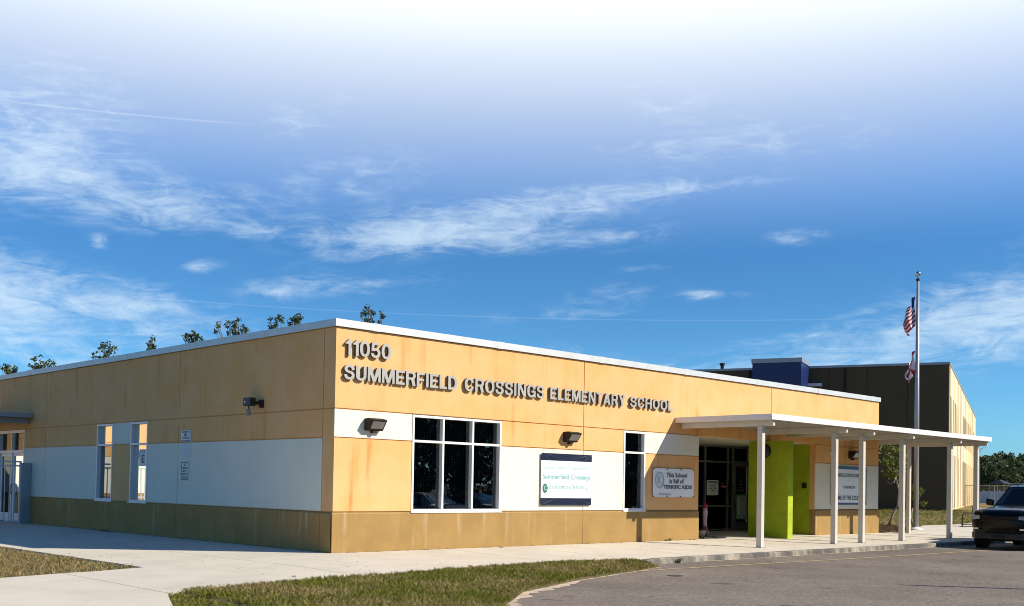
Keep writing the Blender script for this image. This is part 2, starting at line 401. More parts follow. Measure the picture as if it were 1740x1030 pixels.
def slab(name, poly, cuts=(), gap=.010, th=.10, matl=None, dz=0., zf=hz, grid=None, **k):
    """polygon draped on the ground, cut into separate panels by joint lines"""
    bm = bmesh.new(); bm.faces.new([bm.verts.new((x, y, 0)) for x, y in poly])
    for (px, py, nx, ny) in cuts:
        ge = bm.verts[:] + bm.edges[:] + bm.faces[:]
        bmesh.ops.bisect_plane(bm, geom=ge, plane_co=(px, py, 0), plane_no=(nx, ny, 0))
    if gap:
        bmesh.ops.split_edges(bm, edges=[e for e in bm.edges if len(e.link_faces) == 2])
        for f in bm.faces:
            c = f.calc_center_median(); vs = [v.co.copy() for v in f.verts]; n = len(vs); new = []
            area = sum(vs[i].x * vs[(i + 1) % n].y - vs[(i + 1) % n].x * vs[i].y for i in range(n))
            sg = 1 if area > 0 else -1
            for i in range(n):
                a, b, d = vs[i - 1], vs[i], vs[(i + 1) % n]
                e1 = (b - a).normalized(); e2 = (d - b).normalized()
                n1_ = Vector((-e1.y, e1.x, 0)) * sg; n2_ = Vector((-e2.y, e2.x, 0)) * sg
                bis = (n1_ + n2_); L = bis.length
                bis = bis / L if L > .3 else n1_
                new.append(b + bis * gap / max(.4, bis.dot(n1_)))
            for v, q_ in zip(f.verts, new): v.co = q_
    creases = [(-5.5, 0, 1, 0), (0, -5.5, 0, 1), (0, 0, 1, -1)]
    for (px, py, nx, ny) in creases:
        bmesh.ops.bisect_plane(bm, geom=bm.verts[:] + bm.edges[:] + bm.faces[:], plane_co=(px, py, 0), plane_no=(nx, ny, 0))
    if grid:
        xs = [v.co.x for v in bm.verts]; ys = [v.co.y for v in bm.verts]
        x = min(xs) + grid
        while x < max(xs):
            bmesh.ops.bisect_plane(bm, geom=bm.verts[:] + bm.edges[:] + bm.faces[:], plane_co=(x, 0, 0), plane_no=(1, 0, 0)); x += grid
        y = min(ys) + grid
        while y < max(ys):
            bmesh.ops.bisect_plane(bm, geom=bm.verts[:] + bm.edges[:] + bm.faces[:], plane_co=(0, y, 0), plane_no=(0, 1, 0)); y += grid
    bmesh.ops.recalc_face_normals(bm, faces=bm.faces)
    for f in bm.faces:
        if f.normal.z < 0: f.normal_flip()
    for v in bm.verts: v.co.z = zf(v.co.x, v.co.y) + dz
    if th:
        r_ = bmesh.ops.extrude_face_region(bm, geom=bm.faces[:])
        top = [v for v in r_['geom'] if isinstance(v, bmesh.types.BMVert)]
        bot = [v for v in bm.verts if v not in set(top)]
        for v in bot: v.co.z -= th
        bmesh.ops.recalc_face_normals(bm, faces=bm.faces)
    me = bpy.data.meshes.new(name); bm.to_mesh(me); bm.free(); me.materials.append(matl)
    o = bpy.data.objects.new(name, me); COL.objects.link(o)
    k.setdefault('kind', 'structure')
    return tag(o, **k)

# ground sheets ------------------------------------------------------
b = MB(); b.face([(-3000, -3000, -.62), (3000, -3000, -.62), (3000, 3000, -.62), (-3000, 3000, -.62)]).build('ground', M['terrain'], kind='structure')
ys = [-60, -30, -7, -6.4, -5.8, -5.2, -4.6, -4.0, -3.6]
b = MB()
for i in range(len(ys) - 1):
    for j in range(-6, 10):
        b.face([(j * 12, ys[i], road_z(ys[i])), (j * 12 + 12, ys[i], road_z(ys[i])), (j * 12 + 12, ys[i + 1], road_z(ys[i + 1])), (j * 12, ys[i + 1], road_z(ys[i + 1]))])
b.build('road', M['asphalt'], kind='structure')
# soil beds just under the grass and the slab joints
verge = [(5.72, -3.93), (5.75, -4.60), (4.1, -5.10), (1.8, -5.72), (.6, -6.20), (-.75, -6.72), (-2.6, -8.15), (-3.6, -9.6), (-5.2, -12), (-7.5, -15), (-11, -15), (-8.6, -10), (-6.87, -6.25), (-6.2, -4.76),
         (-2.91, -4.13), (-1.545, -4.08), (.2, -3.76), (1.7, -3.63), (3.47, -3.52)]
def verge_z(x, y):
    # falls from the pavement edge to the asphalt edge
    lim = -4.6 + (x - 5.75) * .34 if x > .6 else -6.3 + (x - .6) * .55
    t = min(1, max(0, (-3.6 - y) / max(.3, (-3.6 - lim))))
    return -.105 - .115 * t * t if x > -6 else -.16 - .08 * sst(-5, -9, y)
slab('verge_soil', verge, gap=0, th=.2, matl=M['soil'], zf=verge_z, grid=.6)
leftlawn = [(-4.50, 28), (-4.50, -.27), (-5.9, -.45), (-7.25, -.88), (-9.5, -2.0), (-13, -4.4), (-30, -8), (-30, 28)]
slab('side_lawn', leftlawn, gap=0, th=.2, matl=M['soil'], dz=-.03, grid=3.)
slab('slab_bed', [(-4.6, 27.5), (-4.6, -.4), (-7.3, -1), (-13, -4.6), (-14, -12), (-8.8, -10), (-6.8, -6), (-6.1, -4.6), (5.8, -3.7), (60, -3.75), (60, 3.0), (25, 3.0), (25, -.05), (-.05, -.05), (-.05, 27.5)],
     gap=0, th=.1, matl=M['soil'], dz=-.045, grid=3.)
walk = [(-4.47, 28), (-4.47, -.29), (-5.9, -.46), (-7.25, -.89), (-9.5, -2.0), (-13.5, -4.7), (-15, -13), (-9.6, -12), (-8.6, -10), (-6.87, -6.25), (-6.2, -4.75), (-2.91, -4.13),
        (-1.545, -4.07), (.2, -3.75), (1.7, -3.62), (3.47, -3.52), (4.7, -3.60), (5.7, -3.80), (5.7, -.015), (-.015, -.015), (-.015, 28)]
cuts = [(.30, -.2, 1, .08), (3.3, 0, 1, 0), (-2.32, 3, 1, .01), (-6.1, -2, 1, -.02), (0, -.27, 0, 1)]
slab('sidewalk', walk, cuts, matl=M['conc'])
walk2 = [(5.7, -3.80), (26.0, -3.84), (26, -.05), (25.0, -.015), (22, .9), (22, 3.75), (13.55, 3.75), (13.55, -.015), (5.7, -.015)]
slab('sidewalk_entrance', walk2, [(8.2, 0, 1, 0), (11.2, 0, 1, .0), (13.5, 0, 1, 0), (15.6, 0, 1, 0), (18.2, 0, 1, 0), (20.4, 0, 1, 0), (23.2, 0, 1, 0), (0, -.02, 0, 1)], matl=M['conc'])
walk3 = [(26.0, -3.84), (60, -3.84), (60, 2.4), (36.5, 2.4), (34.8, 2.75), (31.4, 1.5), (26.8, -.3), (26, -.28)]
slab('sidewalk_far', walk3, [(28.5, 0, 1, 0), (31.5, 0, 1, 0), (34.5, 0, 1, 0), (38, 0, 1, 0), (42, 0, 1, 0), (46, 0, 1, 0)], matl=M['conc'], grid=3.)
# kerb
b = MB()
xs = [5.45 + .5 * i for i in range(110)]
for i in range(len(xs) - 1):
    x0, x1 = xs[i], xs[i + 1]
    def prof(x):
        zt = hz(x, -3.95) + .002; t = sst(5.3, 6.3, x); zt = road_z(-4) + .02 + (zt - road_z(-4) - .02) * (0.25 + .75 * t)
        return [(x, -3.81, zt), (x, -3.97, zt), (x, -4.0, zt - .025), (x, -4.02, road_z(-4) - .1), (x, -3.81, road_z(-4) - .1)]
    p0, p1 = prof(x0), prof(x1)
    for j in range(4): b.face([p0[j], p1[j], p1[j + 1], p0[j + 1]])
b.build('kerb', M['curbm'], kind='structure')
# gutter strip of sand along the kerb and the asphalt edge
b = MB(); rnd = random.Random(3)
edge = verge[1:10]
def resample(pl, d):
    o = []
    for i in range(len(pl) - 1):
        a, c = Vector(pl[i]), Vector(pl[i + 1]); n = max(1, int((c - a).length / d))
        o += [a + (c - a) * k / n for k in range(n)]
    return o + [Vector(pl[-1])]
e2 = resample(edge, .09); pts = []; ws_ = [rnd.random() ** 1.6 for _ in e2]; ws_ = [(ws_[max(i - 1, 0)] + 2 * ws_[i] + ws_[min(i + 1, len(ws_) - 1)]) / 4 for i in range(len(ws_))]
for i, p in enumerate(e2):
    d = (e2[min(i + 1, len(e2) - 1)] - e2[max(i - 1, 0)]).normalized(); nrm_ = Vector((-d.y, d.x))
    if nrm_.y > 0: nrm_ = -nrm_
    k_ = 1 - sst(-1, 2.5, p.x); w = .01 + (.06 + .24 * k_) * ws_[i] + .12 * k_ * max(0, math.sin(i * .13 + 1.2 * math.sin(i * .05)))
    pts.append((p - nrm_ * .12, p + nrm_ * w))
for i in range(len(pts) - 1):
    a, c = pts[i]; a2, c2_ = pts[i + 1]
    b.face([(a.x, a.y, road_z(a.y) + .020), (a2.x, a2.y, road_z(a2.y) + .020), (c2_.x, c2_.y, road_z(c2_.y) + .005), (c.x, c.y, road_z(c.y) + .005)])
b.build('sand_edge', M['sand'], kind='structure')
b = MB()
for i in range(60):
    x0 = 8 + i * .6; w0 = .03 + .05 * abs(math.sin(i * .7)) ; w1 = .03 + .05 * abs(math.sin((i + 1) * .7))
    b.face([(x0, -4.0, road_z(-4) + .006), (x0 + .6, -4.0, road_z(-4) + .006), (x0 + .6, -4.02 - w1, road_z(-4) + .005), (x0, -4.02 - w0, road_z(-4) + .005)])
b.build('gutter_dust', M['sand'], kind='structure')
# yellow line
b = MB(); pl = [(4.3, -5.02), (5.64, -5.04), (8, -5.14), (11.7, -5.34), (16, -5.5), (20.2, -5.60), (26, -5.72), (40, -5.9)]
pl = resample(pl, .5)
for i in range(len(pl) - 1):
    a, c = pl[i], pl[i + 1]
    b.face([(a.x, a.y - .05, road_z(a.y) + .006), (c.x, c.y - .05, road_z(c.y) + .006), (c.x, c.y + .05, road_z(c.y) + .007), (a.x, a.y + .05, road_z(a.y) + .007)])
b.build('road_marking', M['yellow'], kind='structure')
# lawn beyond the school
lawn = [(25.2, 30), (25.2, .1), (26, -.26), (26.8, -.32), (31.4, 1.48), (34.8, 2.72), (36.5, 2.38), (60, 2.38), (60, -3.9), (240, -3.9), (240, 260), (25.2, 260)]
slab('lawn', lawn, gap=0, th=0, matl=M['lawn'], dz=-.012, grid=8.)
# mulch bed: stuff
b = MB(); rnd = random.Random(5)
mp_ = [(25.2, .15), (27.6, -.02), (30.6, 1.3), (33.2, 2.9), (34.2, 4.6), (31, 5.6), (25.2, 5.0)]
def inside(p, poly):
    x, y = p; r_ = False; n = len(poly)
    for i in range(n):
        x1, y1 = poly[i]; x2, y2 = poly[(i + 1) % n]
        if (y1 > y) != (y2 > y) and x < (x2 - x1) * (y - y1) / (y2 - y1) + x1: r_ = not r_
    return r_
for i in range(6000):
    p = (rnd.uniform(25.2, 34.5), rnd.uniform(0, 5.6))
    if not inside(p, mp_): continue
    a = rnd.uniform(0, 6.28); l = rnd.uniform(.03, .11); w = .02; z = hz(*p) + rnd.uniform(.01, .06); dx, dy = math.cos(a) * l, math.sin(a) * l; t = rnd.uniform(-.03, .03)
    b.face([(p[0] - dx - dy * .25, p[1] - dy + dx * .25, z), (p[0] + dx - dy * .25, p[1] + dy + dx * .25, z + t), (p[0] + dx + dy * .25, p[1] + dy - dx * .25, z + t), (p[0] - dx + dy * .25, p[1] - dy - dx * .25, z)])
b.build('mulch_bed', M['mulchm'], fix=False, label='dark red mulch chips spread beside the end of the school wall', cat='mulch', kind='stuff')

def blades(name, poly, n, zf, hmin, hmax, matl, seed, label, dens=None):
    rs = np.random.RandomState(seed); P_ = np.array(poly); lo, hi = P_.min(0), P_.max(0)
    vs = []; cnt = 0
    while cnt < n:
        if cnt % 9 == 0 or not vs: q0 = rs.uniform(lo, hi); hs = rs.uniform(.6, 1.45)
        q = q0 + rs.normal(size=2) * .035
        if not inside(q, poly): q0 = rs.uniform(lo, hi); continue
        if dens and rs.rand() > dens(q): cnt += 1; continue
        cnt += 1
        z = zf(q[0], q[1]); a = rs.uniform(0, 6.28); h = rs.uniform(hmin, hmax) * hs; w = rs.uniform(.004, .009)
        lean = rs.uniform(.2, 1.1) * h; b2 = rs.uniform(0, 6.28)
        cx, cy = math.cos(a) * w, math.sin(a) * w; lx, ly = math.cos(b2) * lean, math.sin(b2) * lean
        vs += [(q[0] - cx, q[1] - cy, z - .005), (q[0] + cx, q[1] + cy, z - .005), (q[0] + lx * .45 + cx * .7, q[1] + ly * .45 + cy * .7, z + h * .65), (q[0] + lx, q[1] + ly, z + h)]
    k = len(vs) // 4
    me = bpy.data.meshes.new(name)
    me.vertices.add(len(vs)); me.vertices.foreach_set('co', np.array(vs, dtype=np.float32).ravel())
    me.loops.add(4 * k); me.loops.foreach_set('vertex_index', np.arange(4 * k, dtype=np.int32))
    me.polygons.add(k); me.polygons.foreach_set('loop_start', np.arange(0, 4 * k, 4, dtype=np.int32)); me.polygons.foreach_set('loop_total', np.full(k, 4, dtype=np.int32))
    me.materials.append(matl); me.update(calc_edges=True)
    o = bpy.data.objects.new(name, me); COL.objects.link(o)
    return tag(o, label=label, cat='grass', kind='stuff')
vv = [(5.70, -3.80), (5.75, -4.62), (4.1, -5.13), (1.8, -5.76), (.6, -6.24), (-.75, -6.78), (-2.6, -8.2), (-3.6, -9.65), (-5.2, -12), (-7.5, -14), (-9.5, -12), (-8.6, -10), (-6.87, -6.25), (-6.2, -4.74),
      (-2.91, -4.11), (-1.545, -4.06), (.2, -3.74), (1.7, -3.61), (3.47, -3.50)]
blades('verge_grass', vv, 120000, verge_z, .018, .060, M['blade'], 1, 'green and brown grass on the verge between sidewalk and asphalt')
ll = [(-4.52, 26), (-4.48, -.27), (-5.9, -.45), (-7.25, -.88), (-9.5, -2.0), (-12, -3.7), (-12, 6), (-7, 26)]
blades('side_grass', ll, 90000, lambda x, y: hz(x, y) - .02, .018, .055, M['blade_dry'], 2, 'dry yellowish grass left of the side walkway',
       dens=lambda q: 1 if q[1] < 9 else .25)
fl = [(25.3, 5.2), (31, 5.8), (34.4, 4.7), (33.4, 2.9), (34.8, 2.78), (36.5, 2.42), (60, 2.42), (60, 20), (25.3, 20)]
blades('lawn_grass', fl, 45000, hz, .04, .10, M['blade'], 3, 'mown lawn grass between the school and the tall building')

# ------------------------------------------------------------------ the school building
WZ, MZ, UZ, TZ = .90, 2.55, 3.19, 5.00
BD = 28.0; BW = 25.04
school = empty('school_building', (0, 0, 0), label='single storey orange, white and tan stucco school building with flat roof', cat='building')
OR, WH, TA = 0, 1, 2
def P3(fac, u, d, z):                         # facade coords -> world; d = depth into the wall
    return (u, d, z) if fac == 'F' else (d, u, z)
def fbox(b, fac, u0, u1, d0, d1, z0, z1, m=0):
    p, q = P3(fac, u0, d0, z0), P3(fac, u1, d1, z1); b.box(*p, *q, m)
def panel(b, fac, u0, u1, z0, z1, m, g=.014, proud=0.):
    us = .032 if (fac == 'L' and u0 == 0) else u0 + (g if u0 > 0 else 0)
    fbox(b, fac, us, u1 - g, -proud, .03, z0 + (g if z0 > .01 else 0), z1 - g, m)
    uc = .222 if (fac == 'L' and u0 == 0) else (.026 if u0 == 0 else u0)
    fbox(b, fac, uc, u1, .026, .22, z0, z1, 0 if m != TA else TA)
mats = [M['orange'], M['white'], M['tan']]
b = MB()
for (u0, u1) in ((0, 8.18), (8.18, 17.52), (17.52, BW)): panel(b, 'F', u0, u1, UZ, TZ, OR)
for (u0, u1, hi, lo) in ((0, 2.2, WH, OR), (5.08, 8.18, OR, WH), (8.18, 9.90, OR, WH), (10.87, 13.5, WH, OR), (20.38, BW, OR, WH)):
    panel(b, 'F', u0, u1, MZ, UZ, hi); panel(b, 'F', u0, u1, WZ, MZ, lo)
def wains(b, fac, u0, u1):
    us = -.028 if (u0 == 0) else u0 + .006
    if fac == 'L' and u0 == 0: us = .005
    prof_ = [(-.028, -.35), (-.028, WZ - .045), (-.004, WZ - .012), (.03, WZ - .012), (.03, -.35)]
    pts_ = [P3(fac, us, d, z) for d, z in prof_]; v = Vector(P3(fac, u1 - .006 - us, 0, 0)); b.prism(pts_, v, TA)
    fbox(b, fac, .222 if (fac == 'L' and u0 == 0) else (.026 if u0 == 0 else u0), u1, .026, .22, -.35, WZ, TA)
for (u0, u1) in ((0, 8.18), (8.18, 13.5), (20.38, BW)): wains(b, 'F', u0, u1)
fbox(b, 'F', 2.2, 5.08, .026, .22, -.3, .90, TA)
b.build('wall', mats, school, fix=True)
b = MB()
for (u0, u1) in ((0, .45), (.45, 7.20), (7.20, 16.38), (16.38, BD)): panel(b, 'L', u0, u1, UZ, TZ, OR)
panel(b, 'L', 0, .45, WZ, UZ, OR)
for (u0, u1, hi, lo) in ((.45, 7.20, OR, WH), (7.20, 9.0, OR, WH), (10.07, 11.26, WH, OR), (12.36, 16.38, OR, WH), (16.38, 18.22, OR, WH), (20.62, BD, OR, WH)):
    panel(b, 'L', u0, u1, MZ, UZ, hi); panel(b, 'L', u0, u1, WZ, MZ, lo)
for (u0, u1) in ((0, .45), (.45, 7.20), (7.20, 16.38), (16.38, 18.22), (20.62, BD)): wains(b, 'L', u0, u1)
b.build('wall', mats, school)
b = MB()   # end wall and back wall
b.box(BW - .2, .23, -.1, BW - .003, BD, TZ, OR); b.box(.22, BD - .2, -.1, BW - .2, BD, TZ, OR)
b.build('wall', mats, school)
b = MB(); b.box(.2, .2, 4.62, BW - .2, BD - .2, 4.75); b.build('roof', M['roofm'], school)
# coping, in lengths with joint covers
b = MB()
def cop(b, fac, u0, u1):
    fbox(b, fac, u0, u1, -.055, .35, TZ + .002, TZ + .165)
n = 6; L = BW / n
cop(b, 'F', -.055, BW + .03); cop(b, 'L', .351, BD)
b.box(BW - .3, .351, TZ + .002, BW + .03, BD, TZ + .16)
for i in range(0, 7): 
    u = .95 + i * 3.9
    if u < BW: fbox(b, 'F', u, u + .22, -.060, .36, TZ - .004, TZ + .170)
for i in range(0, 7):
    u = 2.9 + i * 3.7
    if u < BD: fbox(b, 'L', u, u + .2, -.060, .36, TZ - .004, TZ + .170)
b.build('coping', M['coping'], school)

# windows ------------------------------------------------------------
def window(fac, u0, u1, z0, z1, cols, transom, gl, fm='frame', fw_=.055, depth=.11, parent=school, room=True, blind=True, origin=None):
    b = MB(); d0, d1 = -.012, depth + .05
    fbox(b, fac, u0, u0 + fw_, d0, d1, z0, z1); fbox(b, fac, u1 - fw_, u1, d0, d1, z0, z1)
    fbox(b, fac, u0 + fw_, u1 - fw_, d0, d1, z1 - fw_, z1); fbox(b, fac, u0 - .02, u1 + .02, d0 - .035, d1, z0 - .035, z0 + .001)
    fbox(b, fac, u0 + fw_, u1 - fw_, d0, d1, z0 + .002, z0 + fw_)
    us = [u0 + (u1 - u0) * i / cols for i in range(cols + 1)]
    for i in range(1, cols): fbox(b, fac, us[i] - fw_ / 2, us[i] + fw_ / 2, d0 + .008, d1, z0 + fw_, z1 - fw_)
    for i in range(cols):
        a = us[i] + (fw_ if i == 0 else fw_ / 2); c = us[i + 1] - (fw_ if i == cols - 1 else fw_ / 2)
        fbox(b, fac, a, c, d0 + .010, d1, transom - fw_ / 2, transom + fw_ / 2)
    w = b.build('window', M[fm], parent)
    for i in range(cols):
        a = us[i] + fw_ * .5; c = us[i + 1] - fw_ * .5
        for (za, zb) in ((z0 + fw_ * .6, transom - fw_ * .2), (transom + fw_ * .2, z1 - fw_ * .6)):
            q = MB(); q.face([P3(fac, a, depth, za), P3(fac, c, depth, za), P3(fac, c, depth, zb), P3(fac, a, depth, zb)])
            q.build('pane', M[gl], w)
    if blind:
        q = MB(); k = int((u1 - u0) / .09)
        for i in range(k):
            u = u0 + (i + .5) * (u1 - u0) / k; s = .036; e = .03
            q.face([P3(fac, u - s, depth + .16 - e * .5, z0), P3(fac, u + s, depth + .16 + e * .5, z0), P3(fac, u + s, depth + .16 + e * .5, z1), P3(fac, u - s, depth + .16 - e * .5, z1)])
        q.build('blind', M['blind'], w, fix=False)
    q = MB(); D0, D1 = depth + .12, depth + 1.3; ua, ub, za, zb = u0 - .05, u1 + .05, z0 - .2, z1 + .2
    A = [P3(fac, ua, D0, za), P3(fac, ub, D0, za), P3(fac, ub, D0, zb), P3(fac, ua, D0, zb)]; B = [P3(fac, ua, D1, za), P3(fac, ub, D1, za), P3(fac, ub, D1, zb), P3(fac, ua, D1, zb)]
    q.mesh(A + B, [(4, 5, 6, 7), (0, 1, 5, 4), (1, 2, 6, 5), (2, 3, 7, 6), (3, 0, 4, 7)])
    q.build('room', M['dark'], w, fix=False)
    return w
window('F', 2.2, 5.08, .905, 3.175, 3, 2.56, 'glass')
window('F', 9.90, 10.87, .905, 3.175, 1, 2.56, 'glass')
window('L', 9.0, 10.07, .905, 3.175, 1, 2.55, 'glass_side', blind=False)
window('L', 11.26, 12.36, .905, 3.175, 1, 2.55, 'glass_side', blind=False)
# side door with transoms
sdoor = window('L', 18.22, 20.62, 2.42, 3.175, 2, 3.10, 'glass_dark', blind=False)
b = MB()
fbox(b, 'L', 18.22, 18.30, 0, .14, .0, 2.42); fbox(b, 'L', 19.36, 19.44, 0, .14, 0, 2.42); fbox(b, 'L', 20.54, 20.62, 0, .14, 0, 2.42)
b.build('door_frame', M['frame'], school)
for (u0, u1) in ((18.31, 19.35), (19.45, 20.53)):
    b = MB(); fbox(b, 'L', u0, u0 + .11, .04, .09, .01, 2.40); fbox(b, 'L', u1 - .11, u1, .04, .09, .01, 2.40)
    fbox(b, 'L', u0 + .11, u1 - .11, .04, .09, 2.28, 2.40); fbox(b, 'L', u0 + .11, u1 - .11, .04, .09, .01, .30)
    d = b.build('door', M['frame'], school)
    q = MB(); q.face([P3('L', u0 + .1, .07, .29), P3('L', u1 - .1, .07, .29), P3('L', u1 - .1, .07, 2.3), P3('L', u0 + .1, .07, 2.3)]); q.build('pane', M['glass_dark'], d)
    q = MB(); uu = u1 - .06 if u0 < 19 else u0 + .06; q.tube([P3('L', uu, .02, .95), P3('L', uu, -.03, .97), P3('L', uu, -.03, 1.28), P3('L', uu, .02, 1.30)], .012, 8); q.build('handle', M['black'], d, smooth=True)
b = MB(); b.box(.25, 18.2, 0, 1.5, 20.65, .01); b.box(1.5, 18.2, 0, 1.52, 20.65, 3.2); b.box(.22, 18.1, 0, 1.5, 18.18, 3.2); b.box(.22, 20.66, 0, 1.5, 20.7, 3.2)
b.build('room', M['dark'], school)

# entrance recess ----------------------------------------------------
MB().box(13.3, .23, 0, 13.49, 3.95, 3.3, 0).build('recess_wall', M['orange'], school)
b = MB(); b.box(20.385, .002, .0, 20.6, .215, .90, 0); b.build('recess_trim', [M['tan']], school)
b = MB(); b.box(13.5, .222, 3.20, 23.0, 3.9, 3.26); b.build('soffit', M['white'], school)
b = MB()   # lime block wall with coursing and the free-standing fin
def blocks(b, x0, y0, x1, y1, z0, z1):
    z = z0
    while z < z1 - .02:
        zz = min(z + .203, z1); b.box(x0, y0, z + .003, x1, y1, zz - .003); z = zz
    b.box(x0 + .004, y0 + .004, z0, x1 - .004, y1 - .004, z1 - .002)
blocks(b, 17.22, -.85, 17.52, .66, -.05, 3.18); b.build('fin_wall', M['green'], school)
b = MB(); blocks(b, 20.38, .224, 20.62, 1.6, -.02, 3.19); b.build('block_wall', M['green'], school)
# storefront at the back of the recess
Y0 = 3.80
b = MB()
def sf(x0, x1, z0, z1, d=.0): b.box(x0, Y0 - .03 + d, z0, x1, Y0 + .06, z1)
for x in (14.0, 15.7, 17.4, 19.10, 20.56, 20.90, 22.0): sf(x, x + .07, 0, 3.2)
for x0, x1 in ((14.07, 15.7), (15.77, 17.4), (17.47, 19.10), (19.17, 20.56), (20.63, 20.90)):
    for z in (.02, .90, 2.55, 3.13): sf(x0, x1, z, z + .06, .004)
sf(20.97, 22.0, 2.55, 2.63, .004); sf(20.97, 22.0, 3.13, 3.19, .004)
sfo = b.build('storefront', M['frame2'], school)
for x0, x1 in ((14.05, 15.72), (15.75, 17.42), (17.45, 19.12), (19.15, 20.58), (20.61, 20.92), (20.95, 22.02)):
    q = MB(); z0 = 2.6 if x0 > 20.9 else .05
    q.face([(x0, Y0 + .02, z0), (x1, Y0 + .02, z0), (x1, Y0 + .02, 3.16), (x0, Y0 + .02, 3.16)]); q.build('pane', M['glass_dark'], sfo)
b = MB(); b.box(20.99, Y0 - .02, .02, 21.10, Y0 + .03, 2.54); b.box(21.88, Y0 - .02, .02, 21.99, Y0 + .03, 2.54); b.box(21.1, Y0 - .02, 2.43, 21.88, Y0 + .03, 2.54); b.box(21.1, Y0 - .02, .02, 21.88, Y0 + .03, .30)
d = b.build('door', M['frame2'], school)
q = MB(); q.face([(21.1, Y0 + .01, .3), (21.88, Y0 + .01, .3), (21.88, Y0 + .01, 2.43), (21.1, Y0 + .01, 2.43)]); q.build('pane', M['glass_dark'], d)
q = MB(); q.box(20.58, Y0 - .09, 1.28, 20.74, Y0 - .032, 1.85); q.build('handle', M['black'], sfo)
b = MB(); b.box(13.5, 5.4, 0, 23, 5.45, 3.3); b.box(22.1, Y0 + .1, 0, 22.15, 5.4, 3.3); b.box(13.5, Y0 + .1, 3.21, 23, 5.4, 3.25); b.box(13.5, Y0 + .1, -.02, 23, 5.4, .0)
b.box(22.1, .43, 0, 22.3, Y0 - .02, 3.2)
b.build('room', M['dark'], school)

# ------------------------------------------------------------------ lettering
def text_mesh(txt, off=0., ext=0., res=3):
    cu = bpy.data.curves.new('t', 'FONT'); cu.body = txt; cu.size = 1; cu.offset = off; cu.extrude = ext; cu.resolution_u = res
    cu.fill_mode = 'BOTH'; o = bpy.data.objects.new('t', cu); COL.objects.link(o)
    dg = bpy.context.evaluated_depsgraph_get(); me = bpy.data.meshes.new_from_object(o.evaluated_get(dg))
    bpy.data.objects.remove(o); bpy.data.curves.remove(cu); return me
def bounds(me):
    c = np.zeros(len(me.vertices) * 3); me.vertices.foreach_get('co', c); c = c.reshape(-1, 3); return c, c.min(0), c.max(0)
def place_text(name, txt, o3, udir, ndir, w, h, matl, parent, off=.0, ext=0., zext=0., sidemat=None, fit='box', cap=None):
    """flat or raised text: lower-left corner o3, reading direction udir, outward normal ndir"""
    me = text_mesh(txt, off, ext if ext else 0.0); c, lo, hi = bounds(me)
    u = Vector(udir); n_ = Vector(ndir); o3 = Vector(o3)
    sx = w / (hi[0] - lo[0]); sy = h / (hi[1] - lo[1])
    if ext: sz = zext / (hi[2] - lo[2])
    else: sz = 0
    out_ = np.zeros_like(c)
    for i in range(3):
        out_[:, i] = o3[i] + (c[:, 0] - lo[0]) * sx * u[i] + ((c[:, 1] - lo[1]) * sy if i == 2 else 0) + (c[:, 2] - lo[2]) * sz * n_[i]
    me.vertices.foreach_set('co', out_.ravel()); me.materials.clear(); me.materials.append(matl)
    if sidemat:
        me.materials.append(sidemat); me.update()
        for p in me.polygons:
            if abs(p.normal.dot(n_)) < .5: p.material_index = 1
    me.update(); me.name = name
    o = bpy.data.objects.new(name, me); COL.objects.link(o)
    if parent: o.parent = parent
    return o
# heavy grotesque capitals drawn as signed shapes and contoured
T_ = .185; TV = .165
def sbox(X, Y, x0, y0, x1, y1): return np.maximum(np.maximum(x0 - X, X - x1), np.maximum(y0 - Y, Y - y1))
def spoly(X, Y, pts):
    d = None; n = len(pts)
    ar = sum(pts[i][0] * pts[(i + 1) % n][1] - pts[(i + 1) % n][0] * pts[i][1] for i in range(n)); sg = 1 if ar > 0 else -1
    for i in range(n):
        (xa, ya), (xb, yb) = pts[i], pts[(i + 1) % n]; L = math.hypot(xb - xa, yb - ya)
        e = sg * ((yb - ya) * (X - xa) - (xb - xa) * (Y - ya)) / L; d = e if d is None else np.maximum(d, e)
    return d
def sell(X, Y, cx, cy, a, b_, n=2.35):
    return ((np.abs((X - cx) / a) ** n + np.abs((Y - cy) / b_) ** n) ** (1 / n) - 1) * min(a, b_)
def sring(X, Y, cx, cy, a, b_, n=2.35): return np.maximum(sell(X, Y, cx, cy, a, b_, n), -sell(X, Y, cx, cy, a - T_, b_ - TV, n))
GW = {'I': .205, '1': .40, 'M': .86, 'N': .70, 'L': .56, 'F': .57, 'E': .61, 'O': .74, '0': .66, 'C': .70, 'G': .73, 'T': .62, 'A': .76, 'Y': .72, '5': .64, 'S': .66, 'R': .68}
